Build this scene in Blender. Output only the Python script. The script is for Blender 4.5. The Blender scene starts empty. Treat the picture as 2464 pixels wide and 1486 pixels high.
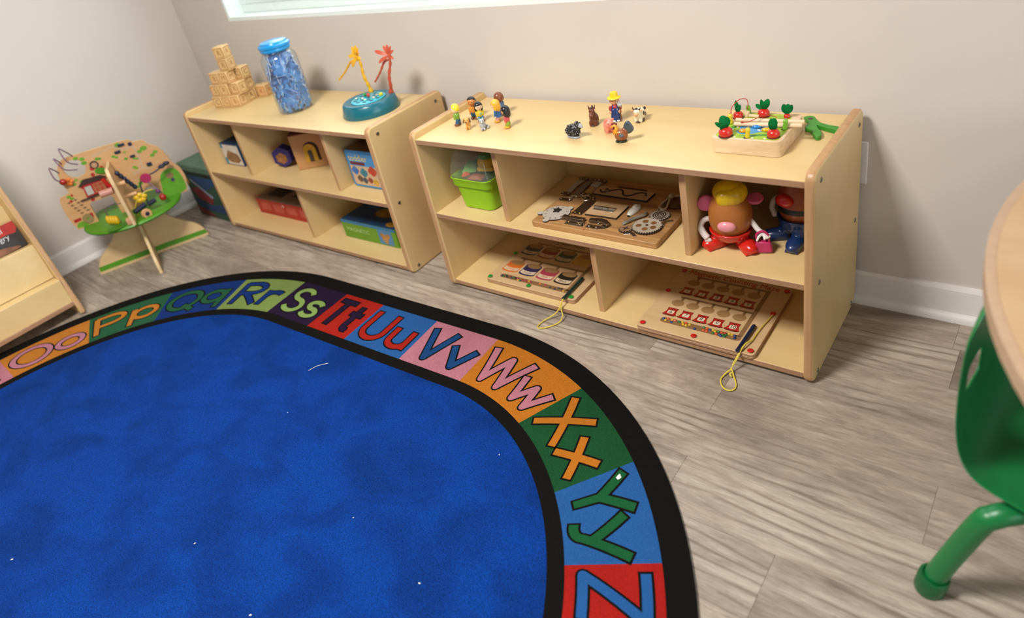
import bpy, bmesh, math, random
from mathutils import Matrix, Vector
R_ = math.radians
PI = math.pi
random.seed(7)
scene = bpy.context.scene
COL = scene.collection

# ---------------------------------------------------------------- camera
cam_d = bpy.data.cameras.new('camera')
cam = bpy.data.objects.new('camera', cam_d)
COL.objects.link(cam)
cam_d.sensor_fit = 'HORIZONTAL'
cam_d.sensor_width = 36.0
cam_d.lens = 1654.47 * 36.0 / 2464.0
cam_d.shift_x = 0.0
cam_d.shift_y = (562.0 - 743.0) / 2464.0
cam_d.clip_start = 0.02
_r = (0.780173, 0.593288, -0.198340)
_d = (0.157162, -0.492783, -0.855842)
_f = (-0.605500, 0.636533, -0.477698)
cam.matrix_world = Matrix(((_r[0], -_d[0], -_f[0], 1.580847),
                           (_r[1], -_d[1], -_f[1], -1.303684),
                           (_r[2], -_d[2], -_f[2], 1.249461),
                           (0, 0, 0, 1)))
cam_d.dof.use_dof = True
cam_d.dof.focus_distance = 1.80
cam_d.dof.aperture_fstop = 1.95
scene.camera = cam

# ---------------------------------------------------------------- world, exposure
world = bpy.data.worlds.new('daylight')
scene.world = world
world.use_nodes = True
_wn = world.node_tree.nodes
_wn['Background'].inputs[0].default_value = (0.86, 0.94, 1.0, 1)
_wn['Background'].inputs[1].default_value = 3.8
scene.view_settings.view_transform = 'Standard'
scene.view_settings.look = 'None'
scene.view_settings.gamma = 1.0
scene.view_settings.use_curve_mapping = False
scene.view_settings.exposure = 0.34

# ---------------------------------------------------------------- large lights of the room
def area(name, loc, rot, sx, sy, power, col=(1, 1, 1), spread=PI):
    l = bpy.data.lights.new(name, 'AREA')
    l.shape = 'RECTANGLE'; l.size = sx; l.size_y = sy; l.energy = power; l.color = col; l.spread = spread
    o = bpy.data.objects.new(name, l); COL.objects.link(o)
    o.location = loc; o.rotation_euler = rot
    return o
# ceiling panels (their fixtures are built further down) and daylight entering by the windows
PANELS = [((0.35, -1.50), 78.0), ((3.6, -1.0), 12.0), ((3.1, -3.0), 1.0), ((-0.4, -2.9), 1.0)]
for (_x, _y), _e in PANELS:
    area('panel_light', (_x, _y, 2.585), (0, 0, 0), 0.58, 0.58, _e, (1.0, 0.975, 0.94))
for _p in (area('window_portal', (-0.30, 0.53, 1.41), (R_(-90), 0, 0), 2.26, 1.12, 1.0), area('side_window_portal', (4.70, -1.65, 1.13), (0, R_(90), 0), 2.1, 3.06, 1.0)):
    _p.data.cycles.is_portal = True

# ---------------------------------------------------------------- mesh builder
WM = {}

def srgb(h):
    if isinstance(h, (tuple, list)):
        c = [x / 255.0 for x in h]
    else:
        c = [int(h[i:i + 2], 16) / 255.0 for i in (0, 2, 4)]
    return tuple((x / 12.92 if x <= 0.04045 else ((x + 0.055) / 1.055) ** 2.4) for x in c) + (1.0,)

class MB:
    def __init__(s):
        s.v = []; s.f = []; s.m = []
    def add(s, vs, fs, mi=0, M=None):
        o = len(s.v)
        if M is not None:
            vs = [tuple(M @ Vector(p)) for p in vs]
        s.v += [tuple(p) for p in vs]
        s.f += [tuple(i + o for i in f) for f in fs]
        s.m += ([mi] * len(fs) if isinstance(mi, int) else list(mi))
        return s
    def box(s, a, b, mi=0, M=None, front=None):
        x0, y0, z0 = a; x1, y1, z1 = b
        vs = [(x0, y0, z0), (x1, y0, z0), (x1, y1, z0), (x0, y1, z0), (x0, y0, z1), (x1, y0, z1), (x1, y1, z1), (x0, y1, z1)]
        fs = [(0, 3, 2, 1), (4, 5, 6, 7), (0, 1, 5, 4), (1, 2, 6, 5), (2, 3, 7, 6), (3, 0, 4, 7)]
        mm = mi if front is None else [mi, mi, front, mi, mi, mi]
        return s.add(vs, fs, mm, M)
    def prism(s, poly, z0, z1, mi=0, M=None, side=None):
        a = sum(poly[i][0] * poly[(i + 1) % len(poly)][1] - poly[(i + 1) % len(poly)][0] * poly[i][1] for i in range(len(poly)))
        if a < 0: poly = poly[::-1]
        n = len(poly)
        vs = [(p[0], p[1], z0) for p in poly] + [(p[0], p[1], z1) for p in poly]
        fs = [tuple(range(n - 1, -1, -1)), tuple(range(n, 2 * n))] + [(i, (i + 1) % n, n + (i + 1) % n, n + i) for i in range(n)]
        sd = mi if side is None else side
        return s.add(vs, fs, [mi, mi] + [sd] * n, M)
    def ring(s, outer, inner, z0, z1, mi=0, M=None):
        n = len(outer)
        vs = [(p[0], p[1], z1) for p in outer] + [(p[0], p[1], z1) for p in inner] + [(p[0], p[1], z0) for p in outer] + [(p[0], p[1], z0) for p in inner]
        fs = []
        for i in range(n):
            j = (i + 1) % n
            fs += [(i, j, n + j, n + i), (2 * n + j, 2 * n + i, 3 * n + i, 3 * n + j), (2 * n + i, 2 * n + j, j, i), (n + i, n + j, 3 * n + j, 3 * n + i)]
        return s.add(vs, fs, mi, M)
    def lathe(s, prof, n=24, mi=0, M=None):
        vs = []; fs = []
        rows = []
        for r, z in prof:
            if r < 1e-7:
                rows.append([len(vs)]); vs.append((0, 0, z))
            else:
                rows.append(list(range(len(vs), len(vs) + n)))
                vs += [(r * math.cos(2 * PI * i / n), r * math.sin(2 * PI * i / n), z) for i in range(n)]
        for a, b in zip(rows, rows[1:]):
            for i in range(n):
                j = (i + 1) % n
                if len(a) == 1 and len(b) == 1: continue
                if len(a) == 1: fs.append((a[0], b[j], b[i]))
                elif len(b) == 1: fs.append((a[i], a[j], b[0]))
                else: fs.append((a[i], a[j], b[j], b[i]))
        return s.add(vs, fs, mi, M)
    def cyl(s, p0, p1, r0, r1=None, n=16, mi=0, M=None):
        r1 = r0 if r1 is None else r1
        p0 = Vector(p0); p1 = Vector(p1); d = p1 - p0
        q = d.to_track_quat('Z', 'Y').to_matrix().to_4x4(); q.translation = p0
        L = d.length
        Q = q if M is None else M @ q
        return s.lathe([(0, 0), (r0, 0), (r1, L), (0, L)], n, mi, Q)
    def ell(s, c, r, nu=20, nv=12, mi=0, M=None, rot=None):
        if isinstance(r, (int, float)): r = (r, r, r)
        prof = [(math.sin(PI * i / nv), -math.cos(PI * i / nv)) for i in range(nv + 1)]
        prof[0] = (0, -1); prof[-1] = (0, 1)
        T = Matrix.Translation(c)
        if rot is not None: T = T @ rot
        T = T @ Matrix.Diagonal((r[0], r[1], r[2], 1))
        if M is not None: T = M @ T
        return s.lathe(prof, nu, mi, T)
    def tube(s, path, r, n=8, closed=False, mi=0, M=None):
        P = [Vector(p) for p in path]; k = len(P)
        rr = r if isinstance(r, (list, tuple)) else [r] * k
        vs = []; fs = []; up = None
        for i in range(k):
            if closed: t = P[(i + 1) % k] - P[i - 1]
            else: t = P[min(i + 1, k - 1)] - P[max(i - 1, 0)]
            t.normalize()
            if up is None:
                up = Vector((0, 0, 1)) if abs(t.z) < .9 else Vector((1, 0, 0))
            a = (up - t * up.dot(t)); a.normalize(); b = t.cross(a); up = a
            vs += [tuple(P[i] + (a * math.cos(2 * PI * j / n) + b * math.sin(2 * PI * j / n)) * rr[i]) for j in range(n)]
        for i in range(k if closed else k - 1):
            i2 = (i + 1) % k
            for j in range(n):
                j2 = (j + 1) % n
                fs.append((i * n + j, i * n + j2, i2 * n + j2, i2 * n + j))
        if not closed:
            fs.append(tuple(range(n - 1, -1, -1))); fs.append(tuple((k - 1) * n + j for j in range(n)))
        return s.add(vs, fs, mi, M)
    def build(s, name, mats, parent=None, world=False, smooth=35, bevel=0, seg=2, remesh=0, sub=0, loc=None, rot=None):
        vs = s.v
        if world and parent is not None:
            I = WM[parent.name].inverted()
            vs = [tuple(I @ Vector(p)) for p in vs]
        me = bpy.data.meshes.new(name)
        me.from_pydata(vs, [], s.f)
        if not isinstance(mats, (list, tuple)): mats = [mats]
        for m in mats: me.materials.append(m)
        if len(mats) > 1: me.polygons.foreach_set('material_index', s.m)
        me.validate()
        if smooth:
            me.polygons.foreach_set('use_smooth', [True] * len(me.polygons))
            me.set_sharp_from_angle(angle=R_(smooth))
        me.update()
        o = bpy.data.objects.new(name, me); COL.objects.link(o)
        if parent is not None:
            o.parent = parent
        if loc is not None: o.location = loc
        if rot is not None: o.rotation_euler = rot
        if parent is not None and loc is None and rot is None:
            WM[o.name] = WM[parent.name]
        else:
            T = Matrix.LocRotScale(Vector(loc or (0, 0, 0)), Matrix.Rotation(0, 3, 'Z') if rot is None else __import__('mathutils').Euler(rot).to_matrix(), None)
            WM[o.name] = T if parent is None else WM[parent.name] @ T
        if bevel:
            md = o.modifiers.new('bevel', 'BEVEL'); md.width = bevel; md.segments = seg; md.limit_method = 'ANGLE'; md.angle_limit = R_(40); md.harden_normals = False
        if remesh:
            md = o.modifiers.new('remesh', 'REMESH'); md.mode = 'VOXEL'; md.voxel_size = remesh; md.use_smooth_shade = True
            md = o.modifiers.new('smooth', 'SMOOTH'); md.factor = 0.6; md.iterations = 4
        if sub:
            md = o.modifiers.new('sub', 'SUBSURF'); md.levels = sub; md.render_levels = sub
        return o

def tag(o, label, cat, group=None):
    o['label'] = label; o['category'] = cat
    if group: o['group'] = group
    return o

def struct(o, label=None):
    o['kind'] = 'structure'
    if label: o['label'] = label
    return o

def thing(name, label, cat, loc=(0, 0, 0), rotz=0.0, group=None, rot=None):
    o = bpy.data.objects.new(name, None); COL.objects.link(o)
    o.empty_display_size = 0.02
    e = rot if rot is not None else (0, 0, rotz)
    o.location = loc; o.rotation_euler = e
    WM[o.name] = Matrix.LocRotScale(Vector(loc), __import__('mathutils').Euler(e).to_matrix(), None)
    return tag(o, label, cat, group)

def rrect(x0, y0, x1, y1, r, n=6):
    out = []
    for cx, cy, a in ((x1 - r, y1 - r, 0), (x0 + r, y1 - r, 90), (x0 + r, y0 + r, 180), (x1 - r, y0 + r, 270)):
        out += [(cx + r * math.cos(R_(a + 90 * i / n)), cy + r * math.sin(R_(a + 90 * i / n))) for i in range(n + 1)]
    return out

def circ(cx, cy, r, n=24, ry=None, a0=0):
    ry = r if ry is None else ry
    return [(cx + r * math.cos(a0 + 2 * PI * i / n), cy + ry * math.sin(a0 + 2 * PI * i / n)) for i in range(n)]

def arc(cx, cy, rx, ry, a0, a1, n=12):
    return [(cx + rx * math.cos(R_(a0 + (a1 - a0) * i / n)), cy + ry * math.sin(R_(a0 + (a1 - a0) * i / n))) for i in range(n + 1)]

def spline(pts, n=6, closed=False):
    P = [Vector(p) for p in pts]; k = len(P); out = []
    for i in range(k if closed else k - 1):
        if closed: a, b, c, d = P[i - 1], P[i], P[(i + 1) % k], P[(i + 2) % k]
        else: a, b, c, d = P[max(i - 1, 0)], P[i], P[i + 1], P[min(i + 2, k - 1)]
        for j in range(n):
            t = j / n
            out.append(tuple(0.5 * ((2 * b) + (c - a) * t + (2 * a - 5 * b + 4 * c - d) * t * t + (3 * b - a - 3 * c + d) * t ** 3)))
    if not closed: out.append(tuple(P[-1]))
    return out

_txt = {}
def text(mb, s, size, M, mi=0, sx=1.0):
    if s not in _txt:
        cu = bpy.data.curves.new('t', 'FONT'); cu.body = s; cu.align_x = 'CENTER'; cu.align_y = 'CENTER'; cu.size = 1.0; cu.resolution_u = 3
        ob = bpy.data.objects.new('t', cu)
        me = bpy.data.meshes.new_from_object(ob)
        _txt[s] = ([tuple(v.co) for v in me.vertices], [tuple(p.vertices) for p in me.polygons])
        bpy.data.objects.remove(ob); bpy.data.meshes.remove(me); bpy.data.curves.remove(cu)
    vs, fs = _txt[s]
    mb.add([(v[0] * size * sx, v[1] * size, v[2]) for v in vs], fs, mi, M)

def T(x, y, z, rz=0.0, rx=0.0, ry=0.0):
    return Matrix.Translation((x, y, z)) @ Matrix.Rotation(rz, 4, 'Z') @ Matrix.Rotation(ry, 4, 'Y') @ Matrix.Rotation(rx, 4, 'X')

# ---------------------------------------------------------------- materials
_mats = {}
def mat(name, col, rough=0.5, spec=0.5, metal=0.0, noise=None, bump=None, coat=0.0, alpha=None, sheen=0.0, emit=None, wood=None, rnd=None):
    """noise=(scale, amount[, stretch xyz]); bump=(scale, strength, distance[, stretch]); wood=(dark col, axis scale xyz, amount)"""
    if name in _mats: return _mats[name]
    m = bpy.data.materials.new(name); m.use_nodes = True
    nt = m.node_tree; N = nt.nodes; Lk = nt.links
    b = N['Principled BSDF']
    c = srgb(col)
    b.inputs['Base Color'].default_value = c
    b.inputs['Roughness'].default_value = rough
    b.inputs['Specular IOR Level'].default_value = spec
    b.inputs['Metallic'].default_value = metal
    b.inputs['Coat Weight'].default_value = coat
    b.inputs['Coat Roughness'].default_value = 0.15
    if sheen:
        b.inputs['Sheen Weight'].default_value = sheen
    m.diffuse_color = c
    if noise or wood or bump:
        tc = N.new('ShaderNodeTexCoord')
    out = None
    if noise:
        mp = N.new('ShaderNodeMapping'); st = noise[2] if len(noise) > 2 else (1, 1, 1)
        mp.inputs['Scale'].default_value = st
        Lk.new(tc.outputs['Object'], mp.inputs['Vector'])
        nz = N.new('ShaderNodeTexNoise'); nz.inputs['Scale'].default_value = noise[0]; nz.inputs['Detail'].default_value = 5
        Lk.new(mp.outputs[0], nz.inputs['Vector'])
        rp = N.new('ShaderNodeMapRange'); rp.inputs[1].default_value = 0.3; rp.inputs[2].default_value = 0.7
        rp.inputs[3].default_value = 1 - noise[1]; rp.inputs[4].default_value = 1 + noise[1]
        Lk.new(nz.outputs['Fac'], rp.inputs[0])
        mx = N.new('ShaderNodeMix'); mx.data_type = 'RGBA'; mx.blend_type = 'MULTIPLY'; mx.inputs[0].default_value = 1
        mx.inputs[6].default_value = c
        Lk.new(rp.outputs[0], mx.inputs[7])
        out = mx.outputs[2]
    if wood:
        dk, st, amt = wood
        mp = N.new('ShaderNodeMapping'); mp.inputs['Scale'].default_value = st
        Lk.new(tc.outputs['Object'], mp.inputs['Vector'])
        nz = N.new('ShaderNodeTexNoise'); nz.inputs['Scale'].default_value = 1.0; nz.inputs['Detail'].default_value = 8; nz.inputs['Roughness'].default_value = 0.62; nz.inputs['Distortion'].default_value = 0.6
        Lk.new(mp.outputs[0], nz.inputs['Vector'])
        rp = N.new('ShaderNodeMapRange'); rp.inputs[1].default_value = 0.38; rp.inputs[2].default_value = 0.72; rp.inputs[4].default_value = amt
        Lk.new(nz.outputs['Fac'], rp.inputs[0])
        mx = N.new('ShaderNodeMix'); mx.data_type = 'RGBA'
        mx.inputs[6].default_value = c; mx.inputs[7].default_value = srgb(dk)
        if out: Lk.new(out, mx.inputs[6])
        Lk.new(rp.outputs[0], mx.inputs[0])
        out = mx.outputs[2]
    if rnd:
        oi = N.new('ShaderNodeObjectInfo')
        hs = N.new('ShaderNodeHueSaturation')
        rp = N.new('ShaderNodeMapRange'); rp.inputs[3].default_value = 1 - rnd; rp.inputs[4].default_value = 1 + rnd
        Lk.new(oi.outputs['Random'], rp.inputs[0]); Lk.new(rp.outputs[0], hs.inputs['Value'])
        if out: Lk.new(out, hs.inputs['Color'])
        else: hs.inputs['Color'].default_value = c
        out = hs.outputs[0]
    if out: Lk.new(out, b.inputs['Base Color'])
    if bump:
        mp = N.new('ShaderNodeMapping'); mp.inputs['Scale'].default_value = bump[3] if len(bump) > 3 else (1, 1, 1)
        Lk.new(tc.outputs['Object'], mp.inputs['Vector'])
        nz = N.new('ShaderNodeTexNoise'); nz.inputs['Scale'].default_value = bump[0]; nz.inputs['Detail'].default_value = 3
        Lk.new(mp.outputs[0], nz.inputs['Vector'])
        bp = N.new('ShaderNodeBump'); bp.inputs['Strength'].default_value = bump[1]; bp.inputs['Distance'].default_value = bump[2]
        Lk.new(nz.outputs['Fac'], bp.inputs['Height']); Lk.new(bp.outputs[0], b.inputs['Normal'])
    if emit:
        b.inputs['Emission Color'].default_value = c; b.inputs['Emission Strength'].default_value = emit
    if alpha is not None:                      # thin clear plastic or glass: passes light, reflects more at grazing angles, a little haze
        tr = N.new('ShaderNodeBsdfTransparent'); tr.inputs[0].default_value = (min(1, c[0] * .3 + .7), min(1, c[1] * .3 + .7), min(1, c[2] * .3 + .7), 1)
        gl = N.new('ShaderNodeBsdfGlossy'); gl.inputs['Roughness'].default_value = rough
        lw = N.new('ShaderNodeLayerWeight'); lw.inputs[0].default_value = 0.5
        pw = N.new('ShaderNodeMath'); pw.operation = 'POWER'; pw.inputs[1].default_value = 4.0; Lk.new(lw.outputs['Facing'], pw.inputs[0])
        ad = N.new('ShaderNodeMath'); ad.operation = 'MULTIPLY_ADD'; ad.inputs[1].default_value = 0.7; ad.inputs[2].default_value = 0.03; ad.use_clamp = True; Lk.new(pw.outputs[0], ad.inputs[0])
        ms = N.new('ShaderNodeMixShader'); Lk.new(ad.outputs[0], ms.inputs[0]); Lk.new(tr.outputs[0], ms.inputs[1]); Lk.new(gl.outputs[0], ms.inputs[2])
        m2 = N.new('ShaderNodeMixShader'); m2.inputs[0].default_value = alpha
        Lk.new(ms.outputs[0], m2.inputs[1]); Lk.new(b.outputs[0], m2.inputs[2])
        Lk.new(m2.outputs[0], N['Material Output'].inputs[0])
    _mats[name] = m
    return m

def plastic(col, rough=0.3, name=None):
    key = name or 'plastic_' + (col if isinstance(col, str) else '_'.join(map(str, col))) + '_%g' % rough
    return mat(key, col, rough=rough, spec=0.5, noise=(60, 0.03))
def paint(col, rough=0.45):
    return mat('paint_' + col + '_%g' % rough, col, rough=rough, spec=0.4, noise=(90, 0.04))
M_LAM = mat('maple_laminate', 'dcbf8a', rough=0.36, spec=0.65, wood=('cbaa6e', (2.0, 9, 9), 0.55), bump=(500, 0.02, 0.001))
M_LAMV = mat('maple_laminate_upright', 'd9b984', rough=0.38, spec=0.45, wood=('caa66c', (9, 9, 2.0), 0.55), bump=(500, 0.02, 0.001))
M_EDGE = mat('beech_edge_shaded', 'ab8464', rough=0.45, wood=('8f684a', (6, 60, 60), 0.7))  # beech colour darkened for the shade on fronts turned from the light
M_EDGEV = mat('beech_edge_upright', 'c1966a', rough=0.40, wood=('a3784f', (60, 60, 5), 0.7))
M_SCREW = mat('steel_screw', '9a9284', rough=0.3, metal=1.0, noise=(300, 0.1))
M_DARK = mat('dark_recess', '4a4036', rough=0.7, noise=(200, 0.1))
M_WHITE = mat('white_trim_paint', 'e4dfdd', rough=0.4, noise=(40, 0.02), bump=(120, 0.04, 0.001))
M_PALEWOOD = mat('pale_wood', 'e2c9a4', rough=0.5, wood=('c9a67a', (8, 40, 40), 0.6))
M_STEEL = mat('bright_steel', 'cfccc6', rough=0.22, metal=1.0, noise=(200, 0.08))
M_BRONZE = mat('bronze_metal', '7d6a56', rough=0.30, metal=0.9, noise=(200, 0.12))
M_BLACK = mat('black_plastic', '14130f', rough=0.4, noise=(100, 0.1))
M_CLEAR = mat('clear_acrylic', 'ffffff', rough=0.03, alpha=0.0)
# ================================================================ SETTING
WY, LX, CZ = 0.3853, -1.8912, 2.6
RX, FY = 4.6, -4.2
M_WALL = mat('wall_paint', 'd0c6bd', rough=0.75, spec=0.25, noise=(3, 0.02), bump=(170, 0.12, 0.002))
M_CEIL = mat('ceiling_paint', 'bdb8ae', rough=0.9, spec=0.1, bump=(200, 0.1, 0.002))  # unseen ceiling, toned down to weaken the bounced light
# floor slab with its planks
def floor_material():
    m = bpy.data.materials.new('vinyl_plank'); m.use_nodes = True
    nt = m.node_tree; N = nt.nodes; K = nt.links
    b = N['Principled BSDF']; b.inputs['Roughness'].default_value = 0.42; b.inputs['Specular IOR Level'].default_value = 0.35
    tc = N.new('ShaderNodeTexCoord'); oi = N.new('ShaderNodeObjectInfo')
    off = N.new('ShaderNodeVectorMath'); off.operation = 'SCALE'; off.inputs[3].default_value = 37.0
    cmb = N.new('ShaderNodeCombineXYZ'); K.new(oi.outputs['Random'], cmb.inputs[0]); K.new(oi.outputs['Random'], cmb.inputs[2])
    K.new(cmb.outputs[0], off.inputs[0])
    add = N.new('ShaderNodeVectorMath'); add.operation = 'ADD'; K.new(tc.outputs['Object'], add.inputs[0]); K.new(off.outputs[0], add.inputs[1])
    def noise(scale, st, detail, dist=0.0, rough=0.6):
        mp = N.new('ShaderNodeMapping'); mp.inputs['Scale'].default_value = st; K.new(add.outputs[0], mp.inputs[0])
        n = N.new('ShaderNodeTexNoise'); n.inputs['Scale'].default_value = scale; n.inputs['Detail'].default_value = detail; n.inputs['Distortion'].default_value = dist; n.inputs['Roughness'].default_value = rough
        K.new(mp.outputs[0], n.inputs['Vector']); return n.outputs['Fac']
    def ramp(fac, stops):
        r = N.new('ShaderNodeValToRGB'); K.new(fac, r.inputs[0])
        while len(r.color_ramp.elements) > 1: r.color_ramp.elements.remove(r.color_ramp.elements[-1])
        r.color_ramp.elements[0].position = stops[0][0]; r.color_ramp.elements[0].color = srgb(stops[0][1])
        for p, c in stops[1:]:
            e = r.color_ramp.elements.new(p); e.color = srgb(c)
        return r.outputs[0]
    def mix(f, a, c, mode='MIX'):
        x = N.new('ShaderNodeMix'); x.data_type = 'RGBA'; x.blend_type = mode
        if isinstance(f, float): x.inputs[0].default_value = f
        else: K.new(f, x.inputs[0])
        K.new(a, x.inputs[6])
        if isinstance(c, tuple): x.inputs[7].default_value = c
        else: K.new(c, x.inputs[7])
        return x.outputs[2]
    base = ramp(noise(1.0, (2.3, 8, 1), 7, 1.2, 0.65), [(0.26, '786a5e'), (0.42, '928376'), (0.56, 'a89889'), (0.74, 'c0b3a3')])
    # long cathedral grain: distorted bands along the plank
    mp = N.new('ShaderNodeMapping'); mp.inputs['Scale'].default_value = (2.0, 12, 1); K.new(add.outputs[0], mp.inputs[0])
    wv = N.new('ShaderNodeTexWave'); wv.wave_type = 'BANDS'; wv.bands_direction = 'Y'; wv.inputs['Scale'].default_value = 0.9; wv.inputs['Distortion'].default_value = 11.0; wv.inputs['Detail'].default_value = 2.5; wv.inputs['Detail Scale'].default_value = 0.8
    K.new(mp.outputs[0], wv.inputs['Vector'])
    gr = ramp(wv.outputs['Fac'], [(0.0, '7d6d60'), (0.22, 'b3a596'), (1.0, 'c0b3a4')])
    msk = N.new('ShaderNodeMapRange'); K.new(noise(1.0, (2.2, 5, 1), 4), msk.inputs[0]); msk.inputs[1].default_value = 0.46; msk.inputs[2].default_value = 0.62; msk.inputs[4].default_value = 0.7
    c = mix(msk.outputs[0], base, gr)
    # fine fibres
    fb = N.new('ShaderNodeMapRange'); K.new(noise(1.0, (16, 150, 1), 6, 0.8, 0.7), fb.inputs[0]); fb.inputs[1].default_value = 0.3; fb.inputs[2].default_value = 0.7; fb.inputs[3].default_value = 0.70; fb.inputs[4].default_value = 1.22
    c = mix(1.0, c, fb.outputs[0], 'MULTIPLY')
    # dark weathered streaks
    st = N.new('ShaderNodeMapRange'); K.new(noise(1.0, (4.5, 24, 1), 7, 2.2, 0.72), st.inputs[0]); st.inputs[1].default_value = 0.60; st.inputs[2].default_value = 0.70; st.inputs[4].default_value = 0.6
    c = mix(st.outputs[0], c, srgb('74655a'))
    # whole-plank tint
    hv = N.new('ShaderNodeMapRange'); K.new(oi.outputs['Random'], hv.inputs[0]); hv.inputs[3].default_value = 0.80; hv.inputs[4].default_value = 1.10
    c = mix(1.0, c, hv.outputs[0], 'MULTIPLY')
    K.new(c, b.inputs['Base Color'])
    bp = N.new('ShaderNodeBump'); bp.inputs['Strength'].default_value = 0.10; bp.inputs['Distance'].default_value = 0.001
    K.new(noise(1.0, (14, 220, 1), 3), bp.inputs['Height']); K.new(bp.outputs[0], b.inputs['Normal'])
    return m
M_FLOOR = floor_material()
fl = MB().box((LX - .1, FY - .1, -0.12), (RX + .1, WY + .16, -0.006)).build('floor', mat('floor_screed', '6a5f54', rough=0.9, noise=(20, .1)), smooth=0)
struct(fl, 'grey brown wood-look plank floor')
PW = 0.1465
rows = {0: 1.464, 1: 0.782, 2: 1.016, 3: 1.493, 4: 1.028, 5: 1.275}
rp = random.Random(3)
def plank(x0, x1, y0, y1):
    x0 = max(x0, LX + .001); x1 = min(x1, RX - .001); y1 = min(y1, WY - .001)
    if x1 - x0 < .02 or y1 - y0 < .01: return
    g, h = 0.0004, 0.0004
    a, b, c, d = x0 + g * .5, x1 - g * .5, y0 + g * .5, y1 - g * .5
    vs = [(a, c, -.006), (b, c, -.006), (b, d, -.006), (a, d, -.006), (a, c, -h), (b, c, -h), (b, d, -h), (a, d, -h), (a + g, c + g, 0), (b - g, c + g, 0), (b - g, d - g, 0), (a + g, d - g, 0)]
    fs = [(8, 9, 10, 11)] + [(4 + i, 4 + (i + 1) % 4, 8 + (i + 1) % 4, 8 + i) for i in range(4)] + [(i, (i + 1) % 4, 4 + (i + 1) % 4, 4 + i) for i in range(4)]
    MB().add(vs, fs).build('plank', M_FLOOR, fl, smooth=0)
r = -1
y = 0.2595 + PW
while y > -2.7:
    x = rows.get(r, rp.uniform(0, 1.17))
    xs = [x]
    while xs[0] > LX: xs.insert(0, xs[0] - 1.17)
    while xs[-1] < RX - .6: xs.append(xs[-1] + 1.17)
    if RX - xs[-1] > 0.05: xs.append(RX)
    for p0, p1 in zip(xs, xs[1:]): plank(p0, p1, y - PW, y)
    y -= PW; r += 1
# rest of the room behind the camera in wider strips
while y > FY:
    for p0 in (LX, LX + 2.2, LX + 4.4): plank(p0, p0 + 2.2, max(y - PW, FY), y)
    y -= PW

WX0, WX1, WZ0, WZ1 = -1.4433, 0.84, 0.8403, 1.98
o = MB().box((LX - .12, WY, 0), (WX0, WY + .15, CZ)).box((WX1, WY, 0), (RX + .12, WY + .15, CZ)).box((WX0, WY, 0), (WX1, WY + .15, WZ0)).box((WX0, WY, WZ1), (WX1, WY + .15, CZ)).build('wall_back', M_WALL, smooth=0)
struct(o, 'warm grey painted wall with a wide window')
struct(MB().box((LX - .12, FY, 0), (LX, WY, CZ)).build('wall_left', M_WALL, smooth=0), 'warm grey painted side wall')
M_WALL2 = mat('wall_low_bounce', '857c72', rough=0.75, spec=0.25, noise=(3, 0.02), bump=(170, 0.12, 0.002))  # unseen walls, darkened to cut bounce light into the shelves
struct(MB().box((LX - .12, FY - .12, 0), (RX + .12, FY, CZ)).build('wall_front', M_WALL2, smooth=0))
SW0, SW1, SZ0, SZ1 = -3.2, -0.1, 0.06, 2.2  # side window out of view, enlarged for more light from the right
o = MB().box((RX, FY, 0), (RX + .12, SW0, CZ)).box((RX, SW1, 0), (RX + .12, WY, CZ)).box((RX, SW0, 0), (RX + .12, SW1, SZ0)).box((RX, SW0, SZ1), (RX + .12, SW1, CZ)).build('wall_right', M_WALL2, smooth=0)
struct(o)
struct(MB().box((LX - .12, FY - .12, CZ), (RX + .12, WY + .15, CZ + .1)).build('ceiling', M_CEIL, smooth=0))

def baseboard(name, p0, p1, nrm, label):
    # profile (distance from wall, height): board with eased top
    prof = [(0, 0), (.012, 0), (.012, .088), (.008, .0977), (0, .0977)]
    shoe = [(.012, 0), (.026, 0), (.0255, .008), (.022, .016), (.016, .021), (.012, .022)]
    d = Vector(p1) - Vector(p0); n = Vector(nrm)
    def ext(pr):
        vs = [tuple(Vector(p0) + n * a + Vector((0, 0, z))) for a, z in pr] + [tuple(Vector(p1) + n * a + Vector((0, 0, z))) for a, z in pr]
        k = len(pr)
        return vs, [tuple(range(k)), tuple(range(2 * k - 1, k - 1, -1))] + [(i, k + i, k + (i + 1) % k, (i + 1) % k) for i in range(k)]
    o = MB().add(*ext(prof)).build(name, M_WHITE, smooth=0)
    struct(o, label)
    MB().add(*ext(shoe)).build('shoe_moulding', M_WHITE, o, smooth=30)
baseboard('baseboard_back', (LX, WY, 0), (RX, WY, 0), (0, -1, 0), 'white baseboard along the window wall')
baseboard('baseboard_left', (LX, FY, 0), (LX, WY - .012, 0), (1, 0, 0), 'white baseboard along the side wall')
for ob in bpy.data.objects:
    if ob.type == 'MESH' and ob.name.startswith(('baseboard', 'shoe')):
        bm = bmesh.new(); bm.from_mesh(ob.data); bmesh.ops.recalc_face_normals(bm, faces=bm.faces); bm.to_mesh(ob.data); bm.free()

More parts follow.
